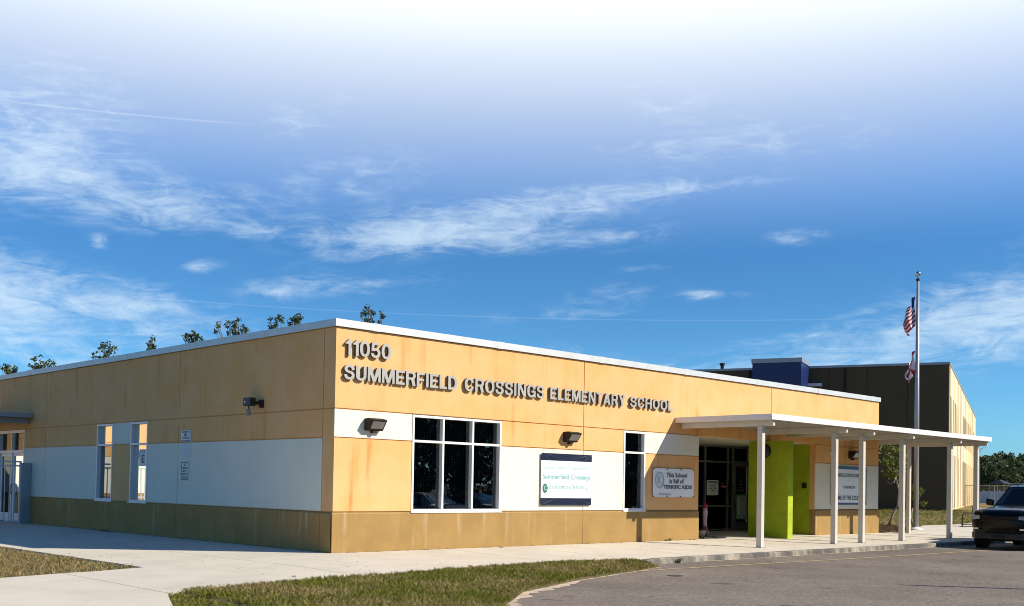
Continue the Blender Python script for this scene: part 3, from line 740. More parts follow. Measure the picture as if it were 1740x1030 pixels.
def glyph(ch, X, Y):
    W = GW.get(ch, .68); t = T_; v = TV; u = np.minimum; mx = np.maximum; B = lambda *a: sbox(X, Y, *a); c = W / 2
    if ch == 'I': return B(0, 0, t, 1)
    if ch == 'E': return u(u(B(0, 0, t, 1), B(0, 0, W, v)), u(B(0, 1 - v, W, 1), B(0, .42, W * .92, .42 + v)))
    if ch == 'F': return u(u(B(0, 0, t, 1), B(0, .40, W * .9, .40 + v)), B(0, 1 - v, W, 1))
    if ch == 'L': return u(B(0, 0, t, 1), B(0, 0, W, v))
    if ch == 'T': return u(B(c - t / 2, 0, c + t / 2, 1), B(0, 1 - v, W, 1))
    if ch == 'H': return u(u(B(0, 0, t, 1), B(W - t, 0, W, 1)), B(0, .42, W, .42 + v))
    if ch == 'N': return u(u(B(0, 0, t * .92, 1), B(W - t * .92, 0, W, 1)), spoly(X, Y, [(0, 1), (.21, 1), (W, 0), (W - .21, 0)]))
    if ch == 'M': return u(u(B(0, 0, t * .86, 1), B(W - t * .86, 0, W, 1)), u(spoly(X, Y, [(0, 1), (.25, 1), (c + .09, 0), (c - .09, 0)]), spoly(X, Y, [(W, 1), (W - .25, 1), (c - .09, 0), (c + .09, 0)])))
    if ch == 'A': return u(u(spoly(X, Y, [(0, 0), (.21, 0), (c + .11, 1), (c - .11, 1)]), spoly(X, Y, [(W, 0), (W - .21, 0), (c - .11, 1), (c + .11, 1)])), B(.15, .20, W - .15, .20 + v * .85))
    if ch == 'Y': return u(u(spoly(X, Y, [(0, 1), (.22, 1), (c + .10, .38), (c - .10, .38)]), spoly(X, Y, [(W, 1), (W - .22, 1), (c - .10, .38), (c + .10, .38)])), B(c - t / 2, 0, c + t / 2, .42))
    if ch in 'O0': return sring(X, Y, c, .5, c, .5)
    if ch == 'U': return u(u(B(0, .36, t, 1), B(W - t, .36, W, 1)), mx(sring(X, Y, c, .36, c, .36), Y - .365))
    if ch == 'C': return mx(sring(X, Y, c, .5, c, .5), -B(c, .37, 2, .64))
    if ch == 'G': return u(mx(sring(X, Y, c, .5, c, .5), -B(c, .30, 2, .66)), u(B(c, .38, W, .38 + v * .85), B(W - t * .85, .02, W, .52)))
    if ch == 'D': return mx(u(mx(sell(X, Y, c * .8, .5, W - c * .8, .5), c * .8 - X), B(0, 0, c * .8 + .01, 1)), -u(mx(sell(X, Y, c * .8, .5, W - c * .8 - t, .5 - v), c * .8 - X), B(t, v, c * .8 + .01, 1 - v)))
    if ch == 'R': return u(u(B(0, 0, t, 1), mx(u(mx(sell(X, Y, c, .71, W - c, .29), c - X), B(0, .42, c + .01, 1)), -u(mx(sell(X, Y, c, .71, W - c - t, .29 - v * .9), c - X), B(t, .42 + v * .9, c + .01, 1 - v * .9)))), u(B(W - t, 0, W, .34), mx(sell(X, Y, W - .28, .30, .28, .22), c - .02 - X)) if False else spoly(X, Y, [(W - t - .02, 0), (W + .0, 0), (W - .10, .50), (W - .34, .50)]))
    if ch == 'S': return u(mx(sring(X, Y, c, .722, c * .96, .278, 2.2), -B(c, .40, 2, .66)), mx(sring(X, Y, c, .290, c, .290, 2.2), -B(-2, .34, c, .62)))
    if ch == '5': return u(u(B(.07, 1 - v, W * .95, 1), spoly(X, Y, [(.07, 1), (.07 + t * .85, 1), (.20, .44), (.02, .44)])), mx(sring(X, Y, c, .32, c, .32, 2.2), -B(-2, .29, c * .62, .9)))
    if ch == '1': return u(B(W - t, 0, W, 1), spoly(X, Y, [(0, .70), (0, .85), (.16, .90), (W - t * .8, 1), (W - t * .5, .70)]))
GC = {}
def glyph_mesh(ch, n=40):
    if ch in GC: return GC[ch]
    W = GW.get(ch, .68); h = 1. / n; nx = int(W / h) + 4; ny = n + 4
    xs_ = (np.arange(nx + 1) - 1.5) * h; ys_ = (np.arange(ny + 1) - 1.5) * h; Yg, Xg = np.meshgrid(ys_, xs_); F = glyph(ch, Xg, Yg)
    faces, segs = [], []
    for i in range(nx):
        for j in range(ny):
            c4 = [(i, j), (i + 1, j), (i + 1, j + 1), (i, j + 1)]; f4 = [F[p] for p in c4]
            if all(f > 0 for f in f4): continue
            poly = []; cr = []
            for k in range(4):
                a, b_ = c4[k], c4[(k + 1) % 4]; fa, fb = f4[k], f4[(k + 1) % 4]; pa = (xs_[a[0]], ys_[a[1]]); pb = (xs_[b_[0]], ys_[b_[1]])
                if fa <= 0: poly.append(pa)
                if (fa <= 0) != (fb <= 0):
                    q = fa / (fa - fb); P_ = (pa[0] + (pb[0] - pa[0]) * q, pa[1] + (pb[1] - pa[1]) * q); poly.append(P_); cr.append((P_, fa <= 0))
            if len(poly) >= 3: faces.append(poly)
            outs = [p for p, o in cr if o]; ins = [p for p, o in cr if not o]
            segs += list(zip(outs, ins))
    GC[ch] = (faces, segs, W); return GC[ch]
def word(parent, txt, x0, x1, z0, z1, y=-.022, gap=.05):
    ws = [glyph_mesh(ch)[2] for ch in txt]; k = ((x1 - x0) - gap * (len(txt) - 1)) / sum(ws); x = x0; d = .055
    for ch, wd in zip(txt, ws):
        faces, segs, _ = glyph_mesh(ch); b = MB(); H_ = z1 - z0; P = lambda p, yy: (x + p[0] * k, yy, z0 + p[1] * H_)
        for f in faces: b.face([P(p, y - d) for p in f], 0)
        for a, c in segs: b.face([P(a, y - d), P(c, y - d), P(c, y), P(a, y)], 1)
        b.box(x + wd * k * .5 - .01, y + .001, z0 + H_ * .08, x + wd * k * .5 + .01, -.001, z0 + H_ * .11, 1)
        o = b.build('letter', [M['letter'], M['letter_side']], parent, fix=False)
        bm = bmesh.new(); bm.from_mesh(o.data); bmesh.ops.remove_doubles(bm, verts=bm.verts, dist=.0004); bmesh.ops.recalc_face_normals(bm, faces=bm.faces); bm.to_mesh(o.data); bm.free()
        x += wd * k + gap
L1 = empty('wall_lettering', (.16, 0, 4.38), label='raised metal number 11050 on the orange wall near the corner', cat='lettering')
L2 = empty('wall_lettering', (.17, 0, 3.84), label='long row of raised metal letters reading SUMMERFIELD CROSSINGS ELEMENTARY SCHOOL', cat='lettering')
def rebase(root):
    for ch in root.children:
        if ch.type == 'MESH': ch.data.transform(Matrix.Translation(-root.location))
word(L1, '11050', .19, 1.47, 4.385, 4.735, gap=.035)
word(L2, 'SUMMERFIELD', .18, 3.50, 3.84, 4.17, gap=.038)
word(L2, 'CROSSINGS', 3.75, 6.54, 3.845, 4.175, gap=.045)
word(L2, 'ELEMENTARY', 6.77, 9.85, 3.85, 4.165, gap=.045)
word(L2, 'SCHOOL', 10.07, 12.07, 3.86, 4.155, gap=.05)
rebase(L1); rebase(L2)

# banners -------------------------------------------------------------
def cloth_panel(x0, x1, z0, z1, y, mats_, matfn, nx=24, nz=16, amp=.010, seed=0):
    b = MB(); rr = random.Random(seed); ph = [rr.uniform(0, 6.28) for _ in range(4)]
    def yy(u, v):
        e = min(u, 1 - u, v, 1 - v)
        cr = 0
        for cu, cv in ((0, 0), (1, 0), (0, 1), (1, 1)):       # tension folds run in from the corners
            du, dv = (u - cu) * (1 if cu == 0 else -1), (v - cv) * (1 if cv == 0 else -1)
            rr_ = math.hypot(du, dv) + 1e-4; an = math.atan2(dv, du); cr += math.exp(-rr_ * 5) * math.sin(an * 14) * .8
        return y - .012 + amp * (.5 * math.sin(u * 5 + ph[0]) * min(1, e * 9) + cr)
    for i in range(nx):
        for j in range(nz):
            u0_, u1_, v0, v1 = i / nx, (i + 1) / nx, j / nz, (j + 1) / nz
            f = lambda u, v: (x0 + (x1 - x0) * u, yy(u, v), z0 + (z1 - z0) * v)
            b.face([f(u0_, v0), f(u1_, v0), f(u1_, v1), f(u0_, v1)], matfn((u0_ + u1_) / 2, (v0 + v1) / 2))
    b.surf = lambda x, z: yy((x - x0) / (x1 - x0), (z - z0) / (z1 - z0))
    return b
def conform(root, surf, lift=.009):
    for ch in root.children:
        if ch.name.split('.')[0] in ('printed_text', 'emblem', 'paw_print'):
            bm = bmesh.new(); bm.from_mesh(ch.data)
            y0_ = min(v.co.y for v in bm.verts)
            for v in bm.verts: v.co.y = surf(v.co.x, v.co.z) - lift - (ty_ref - v.co.y) * .5
            bm.to_mesh(ch.data); bm.free(); ch.data.update()
def flat_text(parent, txt, x, z, w, h, matl, y, off=.0, name='printed_text', udir=(1, 0, 0), ndir=(0, -1, 0)):
    return place_text(name, txt, (x, y, z) if udir[0] else (y, x, z), udir, ndir, w, h, matl, parent, off=off)
def ring(parent, cx, y, cz, rx, rz, th, matl, name='emblem'):
    b = MB(); n = 32
    for i in range(n):
        a, c = 2 * math.pi * i / n, 2 * math.pi * (i + 1) / n
        b.face([(cx + rx * math.cos(a), y, cz + rz * math.sin(a)), (cx + rx * math.cos(c), y, cz + rz * math.sin(c)), (cx + (rx - th) * math.cos(c), y, cz + (rz - th) * math.sin(c)), (cx + (rx - th) * math.cos(a), y, cz + (rz - th) * math.sin(a))])
    return b.build(name, matl, parent)
def disc(parent, cx, y, cz, rx, rz, matl, name='emblem'):
    return MB().face([(cx + rx * math.cos(2 * math.pi * i / 28), y, cz + rz * math.sin(2 * math.pi * i / 28)) for i in range(28)]).build(name, matl, parent)
bn1 = empty('banner', (0, 0, 0), label='square white banner with navy bands naming a supporter in teal print', cat='banner')
cp = cloth_panel(6.50, 8.49, 1.05, 2.425, -.035, None, lambda u, v: 1 if (v > .855 or v < .14) else 0, nx=60, nz=50, amp=.010, seed=1); cp.build('banner_sheet', [M['vinyl'], M['navy']], bn1, smooth=True)
ty = -.072
flat_text(bn1, 'Caspers Company Proudly Supports', 6.62, 1.98, 1.74, .125, M['txt_teal2'], ty, .0)
flat_text(bn1, 'Summerfield Crossings', 6.57, 1.70, 1.86, .19, M['txt_teal'], ty, .004)
flat_text(bn1, 'Elementary School', 6.83, 1.44, 1.36, .19, M['txt_teal2'], ty, .006)
disc(bn1, 6.66, ty, 1.50, .095, .125, M['txt_green'])
flat_text(bn1, 'C', 6.62, 1.44, .085, .13, M['txt_teal2'], ty - .004, .01)
flat_text(bn1, 'Caspers', 6.56, 1.31, .21, .05, M['txt_grey'], ty, 0)
b = MB()
for cx in (8.27, 8.36):
    b.tube([(cx - .045, ty, 1.36), (cx - .036, ty, 1.46), (cx - .015, ty, 1.53), (cx, ty, 1.545), (cx + .015, ty, 1.53), (cx + .036, ty, 1.46), (cx + .045, ty, 1.36)], .006, 5)
b.build('emblem', M['txt_lgrey'], bn1); flat_text(bn1, 'Caspers', 8.21, 1.29, .21, .05, M['txt_lgrey'], ty, 0)
bn2 = empty('banner', (0, 0, 0), label='white banner in canopy shade reading This School is full of TERRIFIC KIDS', cat='banner')
ty_ref = ty; conform(bn1, cp.surf)
cp = cloth_panel(11.20, 13.20, 1.29, 2.14, -.025, None, lambda u, v: 0, nx=60, nz=30, amp=.012, seed=2); cp.build('banner_sheet', [M['vinyl']], bn2, smooth=True)
ty = -.062
flat_text(bn2, 'This School', 11.84, 1.88, 1.0, .135, M['txt_dark'], ty, .022)
flat_text(bn2, 'is full of', 11.99, 1.70, .70, .14, M['txt_dark'], ty, .022)
flat_text(bn2, 'TERRIFIC KIDS!', 11.70, 1.535, 1.40, .115, M['txt_dark'], ty, .022)
flat_text(bn2, 'Kiwanis', 11.50, 1.34, .56, .085, M['txt_grey'], ty, .012)
ring(bn2, 11.52, ty, 1.79, .215, .245, .035, M['txt_grey']); ring(bn2, 11.52, ty, 1.79, .150, .175, .012, M['txt_grey'])
flat_text(bn2, 'K', 11.435, 1.68, .17, .22, M['txt_grey'], ty, .02)
for x in (11.22, 11.87, 12.53, 13.17):
    for z in (1.31, 2.12): MB().lathe([(.018, 0), (.018, -.02), (.0, -.02)], (x, -.040, z), 8, axis='y').build('grommet', M['black'], bn2)
bn3 = empty('banner', (0, 0, 0), label='white banner with blue border reading HOME OF THE COUGARS behind the posts', cat='banner')
def m3(u, v):
    if v > .93 or v < .055 or u < .012 or u > .972: return 1
    if (u < .07 and (v > .87 or v < .12)) or (u > .93 and (v > .87 or v < .12)): return 1
    return 0
ty_ref = ty; conform(bn2, cp.surf)
cp = cloth_panel(21.44, 24.05, 1.07, 2.465, -.02, None, m3, nx=64, nz=54, amp=.008, seed=3); cp.build('banner_sheet', [M['vinyl'], mat('banner_blue', (.012, .045, .17), .4)], bn3, smooth=True)
ty = -.06
flat_text(bn3, 'SUMMERFIELD CROSSINGS ELEMENTARY', 21.66, 2.08, 2.16, .13, M['txt_dark'], ty, .012)
flat_text(bn3, 'ESTABLISHED 2007', 22.32, 1.66, .84, .10, M['txt_dark'], ty, .012)
flat_text(bn3, 'HOME OF THE COUGARS', 21.66, 1.24, 2.16, .165, M['txt_dark'], ty, .014)
for px in (21.74, 23.58):
    b = MB()
    for (dx, dz, rx, rz) in ((.0, 0, .085, .07), (-.10, .10, .03, .05), (-.035, .15, .03, .055), (.04, .15, .03, .055), (.105, .10, .03, .05)):
        b.face([(px + dx + rx * math.cos(2 * math.pi * i / 14), ty, 1.63 + dz + rz * math.sin(2 * math.pi * i / 14)) for i in range(14)])
    b.build('paw_print', M['txt_green'], bn3)
ty_ref = ty; conform(bn3, cp.surf)

# signs on the side wall ------------------------------------------------
sg = empty('notice_sign', (0, 0, 0), label='upright rectangular notice sign with dark border on the shaded side wall', cat='sign')
MB().box(-.022, 6.56, 1.535, -.004, 6.97, 2.04).build('plate', M['paper'], sg, bevel=.004)
b = MB(); xx = -.026
b.box(xx, 6.575, 1.55, -.023, 6.595, 2.025); b.box(xx, 6.935, 1.55, -.023, 6.955, 2.025); b.box(xx, 6.596, 1.55, -.023, 6.934, 1.57); b.box(xx, 6.596, 2.005, -.023, 6.934, 2.025)
b.build('border', M['txt_dark'], sg)
for i, (t, w) in enumerate((('ALL', .13), ('VISITORS', .27), ('MUST', .19), ('REPORT TO', .28), ('OFFICE', .24))):
    place_text('printed_text', t, (xx - .001, 6.765 + w / 2, 1.925 - i * .085), (0, -1, 0), (-1, 0, 0), w, .055, M['txt_dark'], sg, off=.03)
sg = empty('safety_sign', (0, 0, 0), label='small white and blue sign above the faded square plate on the side wall', cat='sign')
MB().box(-.022, 6.49, 2.565, -.004, 7.02, 2.87).build('plate', M['paper'], sg, bevel=.004)
b = MB(); b.box(-.026, 6.51, 2.575, -.023, 7.0, 2.60); b.box(-.026, 6.51, 2.60, -.023, 6.53, 2.85); b.build('border', mat('sign_blue', (.05, .09, .2), .5), sg)
for t, w, z in (("DON'T", .36, 2.79), ('BE', .15, 2.715), ('STOP', .36, 2.63)): place_text('printed_text', t, (-.027, 6.755 + w / 2, z), (0, -1, 0), (-1, 0, 0), w, .06, M['txt_dark'], sg, off=.03)
MB().box(-.012, 6.50, 2.16, -.001, 7.0, 2.50).build('faded_plate', M['fade'], label='faded pale square plate between the two signs on the side wall', cat='plate')
# mirrored paper 3 inside the side window
pp = empty('window_number', (0, 0, 0), label='white paper with a mirrored green 3 inside the side window', cat='notice')
MB().box(.100, 9.24, 1.92, .104, 9.72, 2.40).build('sheet', M['paper'], pp)
place_text('printed_text', '3', (.097, 9.385, 2.0), (0, 1, 0), (-1, 0, 0), .19, .25, M['txt_green'], pp, off=.03)
place_text('printed_text', 'BUILDING', (.097, 9.32, 2.31), (0, 1, 0), (-1, 0, 0), .32, .045, M['txt_grey'], pp, off=.01)
# posters at the entrance
po = empty('visitor_notice', (0, 0, 0), label='white visitors notice sheet on the entrance glass', cat='notice')
MB().box(19.2, Y0 - .045, 1.33, 19.93, Y0 - .038, 1.89).build('sheet', M['paper'], po)
MB().box(19.24, Y0 - .049, 1.77, 19.89, Y0 - .046, 1.86).build('heading_band', M['txt_grey'], po)
flat_text(po, 'VISITORS', 19.28, 1.785, .57, .06, M['txt_dark'], Y0 - .052, .03)
for i, (t, w) in enumerate((('Photo ID', .38), ('required for', .50), ('entry.', .26))): flat_text(po, t, 19.565 - w / 2, 1.66 - i * .10, w, .065, M['txt_dark'], Y0 - .052, .035)
po = empty('red_notice', (0, 0, 0), label='tiny red and white decal beside the visitors notice', cat='decal')
MB().box(20.10, Y0 - .045, 1.62, 20.42, Y0 - .04, 1.70).build('sheet', M['txt_red'], po)
flat_text(po, 'NO WEAPONS', 20.12, 1.635, .28, .035, M['paper'], Y0 - .048, .01); flat_text(po, 'OPEN', 20.12, 1.75, .15, .035, M['paper'], Y0 - .036, .01)
po = empty('green_notice', (0, 0, 0), label='tall mint bordered notice low on the entrance door', cat='notice')
MB().box(21.13, Y0 - .045, .42, 21.85, Y0 - .038, 1.36).build('border', M['mint'], po)
MB().box(21.18, Y0 - .049, .46, 21.80, Y0 - .046, 1.32).build('sheet', M['paper'], po)
for i, (t, w, h) in enumerate((('ATTENTION ALL', .44, .05), ('VISITORS', .34, .05))): flat_text(po, t, 21.49 - w / 2, 1.22 - i * .075, w, h, M['txt_dark'], Y0 - .052, .02)
b = MB()
for z in (1.00, .95, .90, .85, .78): b.box(21.24, Y0 - .052, z, 21.74, Y0 - .050, z + .012)
b.lathe([(.045, 0), (.045, -.002), (0, -.002)], (21.49, Y0 - .05, 1.08), 14, axis='y'); b.lathe([(.05, 0), (.05, -.002), (0, -.002)], (21.49, Y0 - .05, .69), 14, axis='y')
b.box(21.25, Y0 - .052, .50, 21.40, Y0 - .050, .60); b.box(21.57, Y0 - .052, .50, 21.72, Y0 - .050, .60)
b.build('printed_lines', M['txt_grey'], po)
po = empty('door_lettering', (0, 0, 0), label='small white lettering on the dark entrance door glass', cat='lettering')
for i, (t, w) in enumerate((('Welcome', .26), ('Main', .18), ('Office', .16), ('8:00 - 4:00', .34))): flat_text(po, t, 21.5 - w / 2, 1.86 - i * .12, w, .045, M['paper'], Y0 - .004, .0)

# wall lights ------------------------------------------------------------
def wedge_light(x, z, label, w=.44):
    t = empty('wall_light', (x, 0, z), label=label, cat='wall light', group='bronze wedge wall lights on the front wall')
    b = MB(); h = .27
    b.prism([(-w / 2, -.003, -h / 2), (-w / 2, -.003, h / 2), (-w / 2, -.16, h / 2 + .01), (-w / 2, -.30, h / 2 - .03), (-w / 2, -.13, -h / 2)], (w, 0, 0))
    b.build('housing', M['bronze'], t, bevel=.012)
    b = MB(); d = .012
    P = lambda u, s: (u, -.13 - .17 * s - d * .8, -h / 2 + (h - .03) * s - d * .5)
    b.face([P(-w / 2 + .05, .2), P(w / 2 - .05, .2), P(w / 2 - .05, .86), P(-w / 2 + .05, .86)]); b.build('lens', M['lens'], t)
    MB().box(-.05, -.12, -h / 2 - .05, .05, -.01, -h / 2 - .001).build('bracket', M['bronze'], t)
    return t
wedge_light(1.02, 2.87, 'bronze wedge wall light on the white band near the building corner')
wedge_light(7.58, 2.88, 'bronze wedge wall light above the square supporter banner')
wedge_light(22.92, 2.90, 'black wedge wall light above the cougars banner under the canopy')
t = empty('sensor_dome', (21.46, 0, 2.93), label='small round white sensor on the shaded wall left of a wall light', cat='sensor')
MB().lathe([(.075, 0), (.075, -.03), (.055, -.07), (0, -.085)], (0, 0, 0), 16, axis='y').build('dome', M['wmetal'], t, smooth=True)
# horn light on the side wall with a junction box and sensor
t = empty('security_light', (0, 3.0, 3.40), label='dark box security light with small sensor below it on the side wall', cat='security light')
b = MB(); b.box(-.31, .06, -.05, -.15, .38, .15); hsg = b.build('housing', M['black'], t, bevel=.01)
MB().lathe([(.026, 0), (.026, -.004), (0, -.004)], (-.313, .28, .05), 12, axis='x').build('badge', M['paper'], t)
b = MB(); b.tube([(-.15, .22, .04), (-.08, .12, .03), (-.02, .02, .02)], .04, 8); b.build('arm', M['bronze'], t)
MB().box(-.06, -.07, -.09, -.003, .06, .10).build('junction_box', M['bronze'], t, bevel=.006)
MB().tube([(-.24, .22, -.05), (-.24, .22, -.12)], .016, 8).build('stem', M['black'], t)
MB().box(-.29, .17, -.28, -.20, .26, -.12).build('sensor', M['palebark'], t, bevel=.008)
# round bell on the fin
t = empty('wall_bell', (17.22, .03, 2.85), label='round black bell on the lime green fin wall behind the first post', cat='bell')
MB().lathe([(.23, 0), (.23, -.06), (.19, -.12), (.08, -.14), (0, -.14)], (0, 0, 0), 28, axis='x').build('gong', M['black'], t, smooth=True)
MB().lathe([(.04, -.135), (.04, -.17), (0, -.17)], (0, 0, 0), 12, axis='x').build('hub', M['lens'], t)
t = empty('card_reader', (20.38, .41, 1.73), R(-90), label='small black card reader box on the dark green block wall', cat='card reader')
MB().box(-.085, -.06, -.09, .085, -.002, .10).build('housing', M['black'], t, bevel=.01)
MB().box(-.05, -.066, .0, .05, -.061, .06).build('screen', M['bronze'], t)
# slim decoration by the entrance
t = empty('holiday_figure', (14.72, .62, 0), label='slim pinkish white decoration with red pointed cap in the dark entrance corner', cat='decoration')
MB().lathe([(.0, 1.0), (.065, .98), (.08, .8), (.06, .5), (.07, .36), (0, .34)], (0, 0, 0), 14).build('body', mat('pink_white', (.55, .42, .46), .7, var=.3, vscale=9), t, smooth=True)
MB().lathe([(.082, .95), (.075, 1.04), (.045, 1.10), (.0, 1.14)], (0, 0, 0), 14).build('cap', M['red'], t, smooth=True)
MB().lathe([(0, .36), (.09, .36), (.12, .2), (.10, .12), (0, .12)], (0, 0, 0), 12).build('boots', mat('rust', (.22, .07, .04), .7), t, smooth=True)
t = empty('entrance_planter', (14.55, .55, 0), label='low black planter base at the left corner of the entrance', cat='planter')
MB().prism([(-.55, -.42, .005), (.75, -.36, .005), (.6, .35, .005), (-.5, .35, .005)], (0, 0, .05)).build('tray', M['black'], t, bevel=.01)
MB().lathe([(.30, .055), (.36, .25), (.33, .25), (.28, .08), (0, .08)], (-.22, .1, 0), 16).build('pot', M['rubber'], t, smooth=True)

# ------------------------------------------------------------------ canopy
can = empty('entrance_canopy', (12.25, -3.35, 0), label='long white metal canopy over the entrance on square posts', cat='canopy')
ox, oy = 12.25, -3.35
def rel(o): o.data.transform(Matrix.Translation((-ox, -oy, 0))); return o
CX0, CX1, CY0, CZ0, CZ1 = 12.25, 27.30, -3.35, 3.515, 3.68
b = MB()
b.box(CX0, CY0, CZ0, CX1, CY0 + .05, CZ1); b.box(CX0, CY0 + .051, CZ0, CX0 + .05, -.004, CZ1)
b.box(CX1 - .05, CY0 + .051, CZ0, CX1, -.004, CZ1)
rel(b.build('fascia', M['wmetal'], can, bevel=.006))
b = MB(); n = 16
y = CY0 + .06
while y < -.05:
    b.box(CX0 + .052, y, 3.575, CX1 - .052, y + .10, 3.60); b.box(CX0 + .052, y + .10, 3.535, CX1 - .052, y + .125, 3.60); y += .20
    b.box(CX0 + .052, y - .0749, 3.535, CX1 - .052, min(y, -.01), 3.548)
rel(b.build('deck', M['deckm'], can))
b = MB(); b.box(CX0 + .052, CY0 + .052, 3.603, CX1 - .052, -.01, 3.625); rel(b.build('roof', M['roofm'], can))
PX = (12.50, 16.60, 18.33, 21.10, 24.82, 27.12)
for x in PX:
    b = MB(); b.box(x - .055, -3.26, 3.355, x + .055, -.12, 3.534); rel(b.build('beam', M['post'], can, bevel=.005))
for x in PX:
    b = MB(); zb = hz(x, -2.85) - .005
    b.box(x - .075, -2.93, zb, x + .075, -2.77, 3.354); rel(b.build('post', M['post'], can, bevel=.006))
    q = MB(); q.box(x - .12, -2.965, zb + .002, x + .12, -2.735, zb + .018); rel(q.build('base_plate', M['galv'], can))
b = MB(); b.box(26.46, -.56, -.02, 26.60, -.43, 3.354); rel(b.build('post', M['post'], can, bevel=.006))
b = MB(); b.box(26.2, -.55, 3.30, 27.2, -.44, 3.353)
for x in (16.60, 24.82):     # outlet boxes low on two posts
    q = MB(); q.box(x + .078, -2.89, .12, x + .11, -2.81, .26); rel(q.build('outlet_box', M['black'], can))
# side door canopy
t = empty('side_canopy', (0, 0, 0), label='small grey metal canopy over the shaded side door', cat='canopy')
b = MB(); b.box(-1.75, 17.45, 3.545, -.005, 21.4, 3.70); b.build('fascia', M['galv'], t, bevel=.006)
for y in (17.83, 20.9): MB().box(-1.6, y, 3.36, -.01, y + .11, 3.54).build('beam', M['galv'], t)
# gate
t = empty('metal_gate', (-.3, 17.5, 0), label='light grey metal picket gate beside the shaded side door', cat='gate')
z0 = hz(-1, 17.5)
MB().box(-.02, 0, -.06, .29, .26, 2.03).build('gate_post', M['galv'], t, bevel=.004)
b = MB()
for z in (.045, 2.035, 1.90): b.box(-3.6, .01, z, -.03, .055, z + .05)
b.box(-3.6, .014, .88, -.62, .05, .92)
b.box(-.085, .005, .02, -.03, .06, 2.09); b.box(-3.65, .005, .02, -3.6, .06, 2.09); b.build('gate_frame', M['gatem'], t)
x = -.24
while x > -3.5:
    MB().box(x - .012, .02, .096, x + .012, .045, 1.899).build('picket', M['gatem'], t); x -= .155

# ------------------------------------------------------------------ wing seen in the side windows
wing = empty('school_wing', (0, 0, 0), label='orange and white school wing set back beyond the left edge', cat='building')
b = MB(); Yw = 28.0
b.box(-9.6, Yw, UZ + .01, -.06, Yw + .2, TZ, 0); b.box(-9.6, Yw, MZ + .01, -.06, Yw + .2, UZ - .01, 0); b.box(-9.6, Yw, WZ, -.06, Yw + .2, MZ - .01, 1); b.box(-9.6, Yw - .02, -.4, -.06, Yw + .2, WZ - .01, 2)
b.box(-9.6, Yw + .02, -.4, -.06, Yw + .5, TZ - .02, 0); b.box(-9.6, Yw + .5, -.4, -9.4, 44, TZ, 0); b.box(-.3, Yw + .21, -.4, -.06, 44, TZ, 0); b.box(-9.4, 43.8, -.4, -.3, 44, TZ, 0)
b.build('wall', mats, wing)
MB().box(-9.66, Yw - .05, TZ, -.02, Yw + .4, TZ + .16).build('coping', M['coping'], wing)
MB().box(-9.4, Yw + .5, 4.7, -.3, 43.8, 4.8).build('roof', M['roofm'], wing)
t = empty('wall_light', (-8.45, Yw, 2.72), label='small wall light on the set back wing beyond the left edge', cat='wall light')
MB().prism([(-.2, -.0, -.12), (-.2, -.0, .12), (-.2, -.26, .1), (-.2, -.12, -.12)], (.4, 0, 0)).build('housing', M['bronze'], t)
MB().box(-.18, -.24, .11, .18, 0, .14).build('hood', M['wmetal'], t)

# ------------------------------------------------------------------ tall building
A = Vector((.935, .355, 0)).normalized(); Bv = Vector((-A.y, A.x, 0)); C0 = Vector((57.0, 11.33, 0))
tall = empty('classroom_building', C0, math.atan2(A.y, A.x), label='tall dark taupe building with cream striped sunlit side and narrow windows', cat='building')
H = 10.15; LA, LB = 56., 26.
b = MB(); b.box(.05, .05, -.6, LA, LB, H, 0)
for i in range(10): b.box(.0, .012 + i * 2.6, -.6, .055, .012 + (i + 1) * 2.6 - .035, H, 0)
b.box(-.012, .012, -.6, -.001, .50, H, 0)
b.build('wall', [M['brown']], tall)
for yy_ in (6.6, 13.2): MB().box(-.12, yy_, -.2, -.002, yy_ + .12, H - .05).build('downspout', M['bronze'], tall)
b = MB(); b.box(-.06, -.08, H + .002, LA + .1, LB, H + .16); b.build('coping', M['galv'], tall)
rr = random.Random(12); b = MB(); x = 0.0; wins = []
while x < LA - .8:
    w = rr.choice((.8, 1.0, 1.3, 1.6)); hasw = rr.random() < .55 and x > .9
    m_ = rr.choice((0, 0, 0, 1, 2)) if x > 1 else 2
    ww = .5 if hasw else 0
    if hasw:
        off = rr.choice((0, 1.6))
        z1, z2, z3, z4 = .5 + .0, 4.3, 5.6, 8.2
        b.box(x, -.04, -.6, x + ww, .045, z1, m_); b.box(x, -.04, z2, x + ww, .045, z3, 1); b.box(x, -.04, z4, x + ww, .045, H, 1)
        wins += [(x, x + ww, z1, z2), (x, x + ww, z3, z4)]
    b.box(x + ww + .012, -.04, -.6, x + w - .012, .045, H, m_)
    x += w
b.build('cladding_panels', [M['cream'], M['lcream'], M['taupe']], tall)
for (x0, x1, z0_, z1_) in wins:
    b = MB(); b.box(x0, -.04, z0_, x0 + .04, .04, z1_); b.box(x1 - .04, -.04, z0_, x1, .04, z1_); k = int((z1_ - z0_) / .9)
    for j in range(k + 1): b.box(x0 + .041, -.038, z0_ + (z1_ - z0_ - .05) * j / k, x1 - .041, .038, z0_ + (z1_ - z0_ - .05) * j / k + .05)
    w = b.build('window', M['bronze'], tall); q = MB(); q.face([(x0 + .03, -.034, z0_), (x1 - .03, -.034, z0_), (x1 - .03, -.034, z1_), (x0 + .03, -.034, z1_)]); q.build('pane', M['dark'], w)
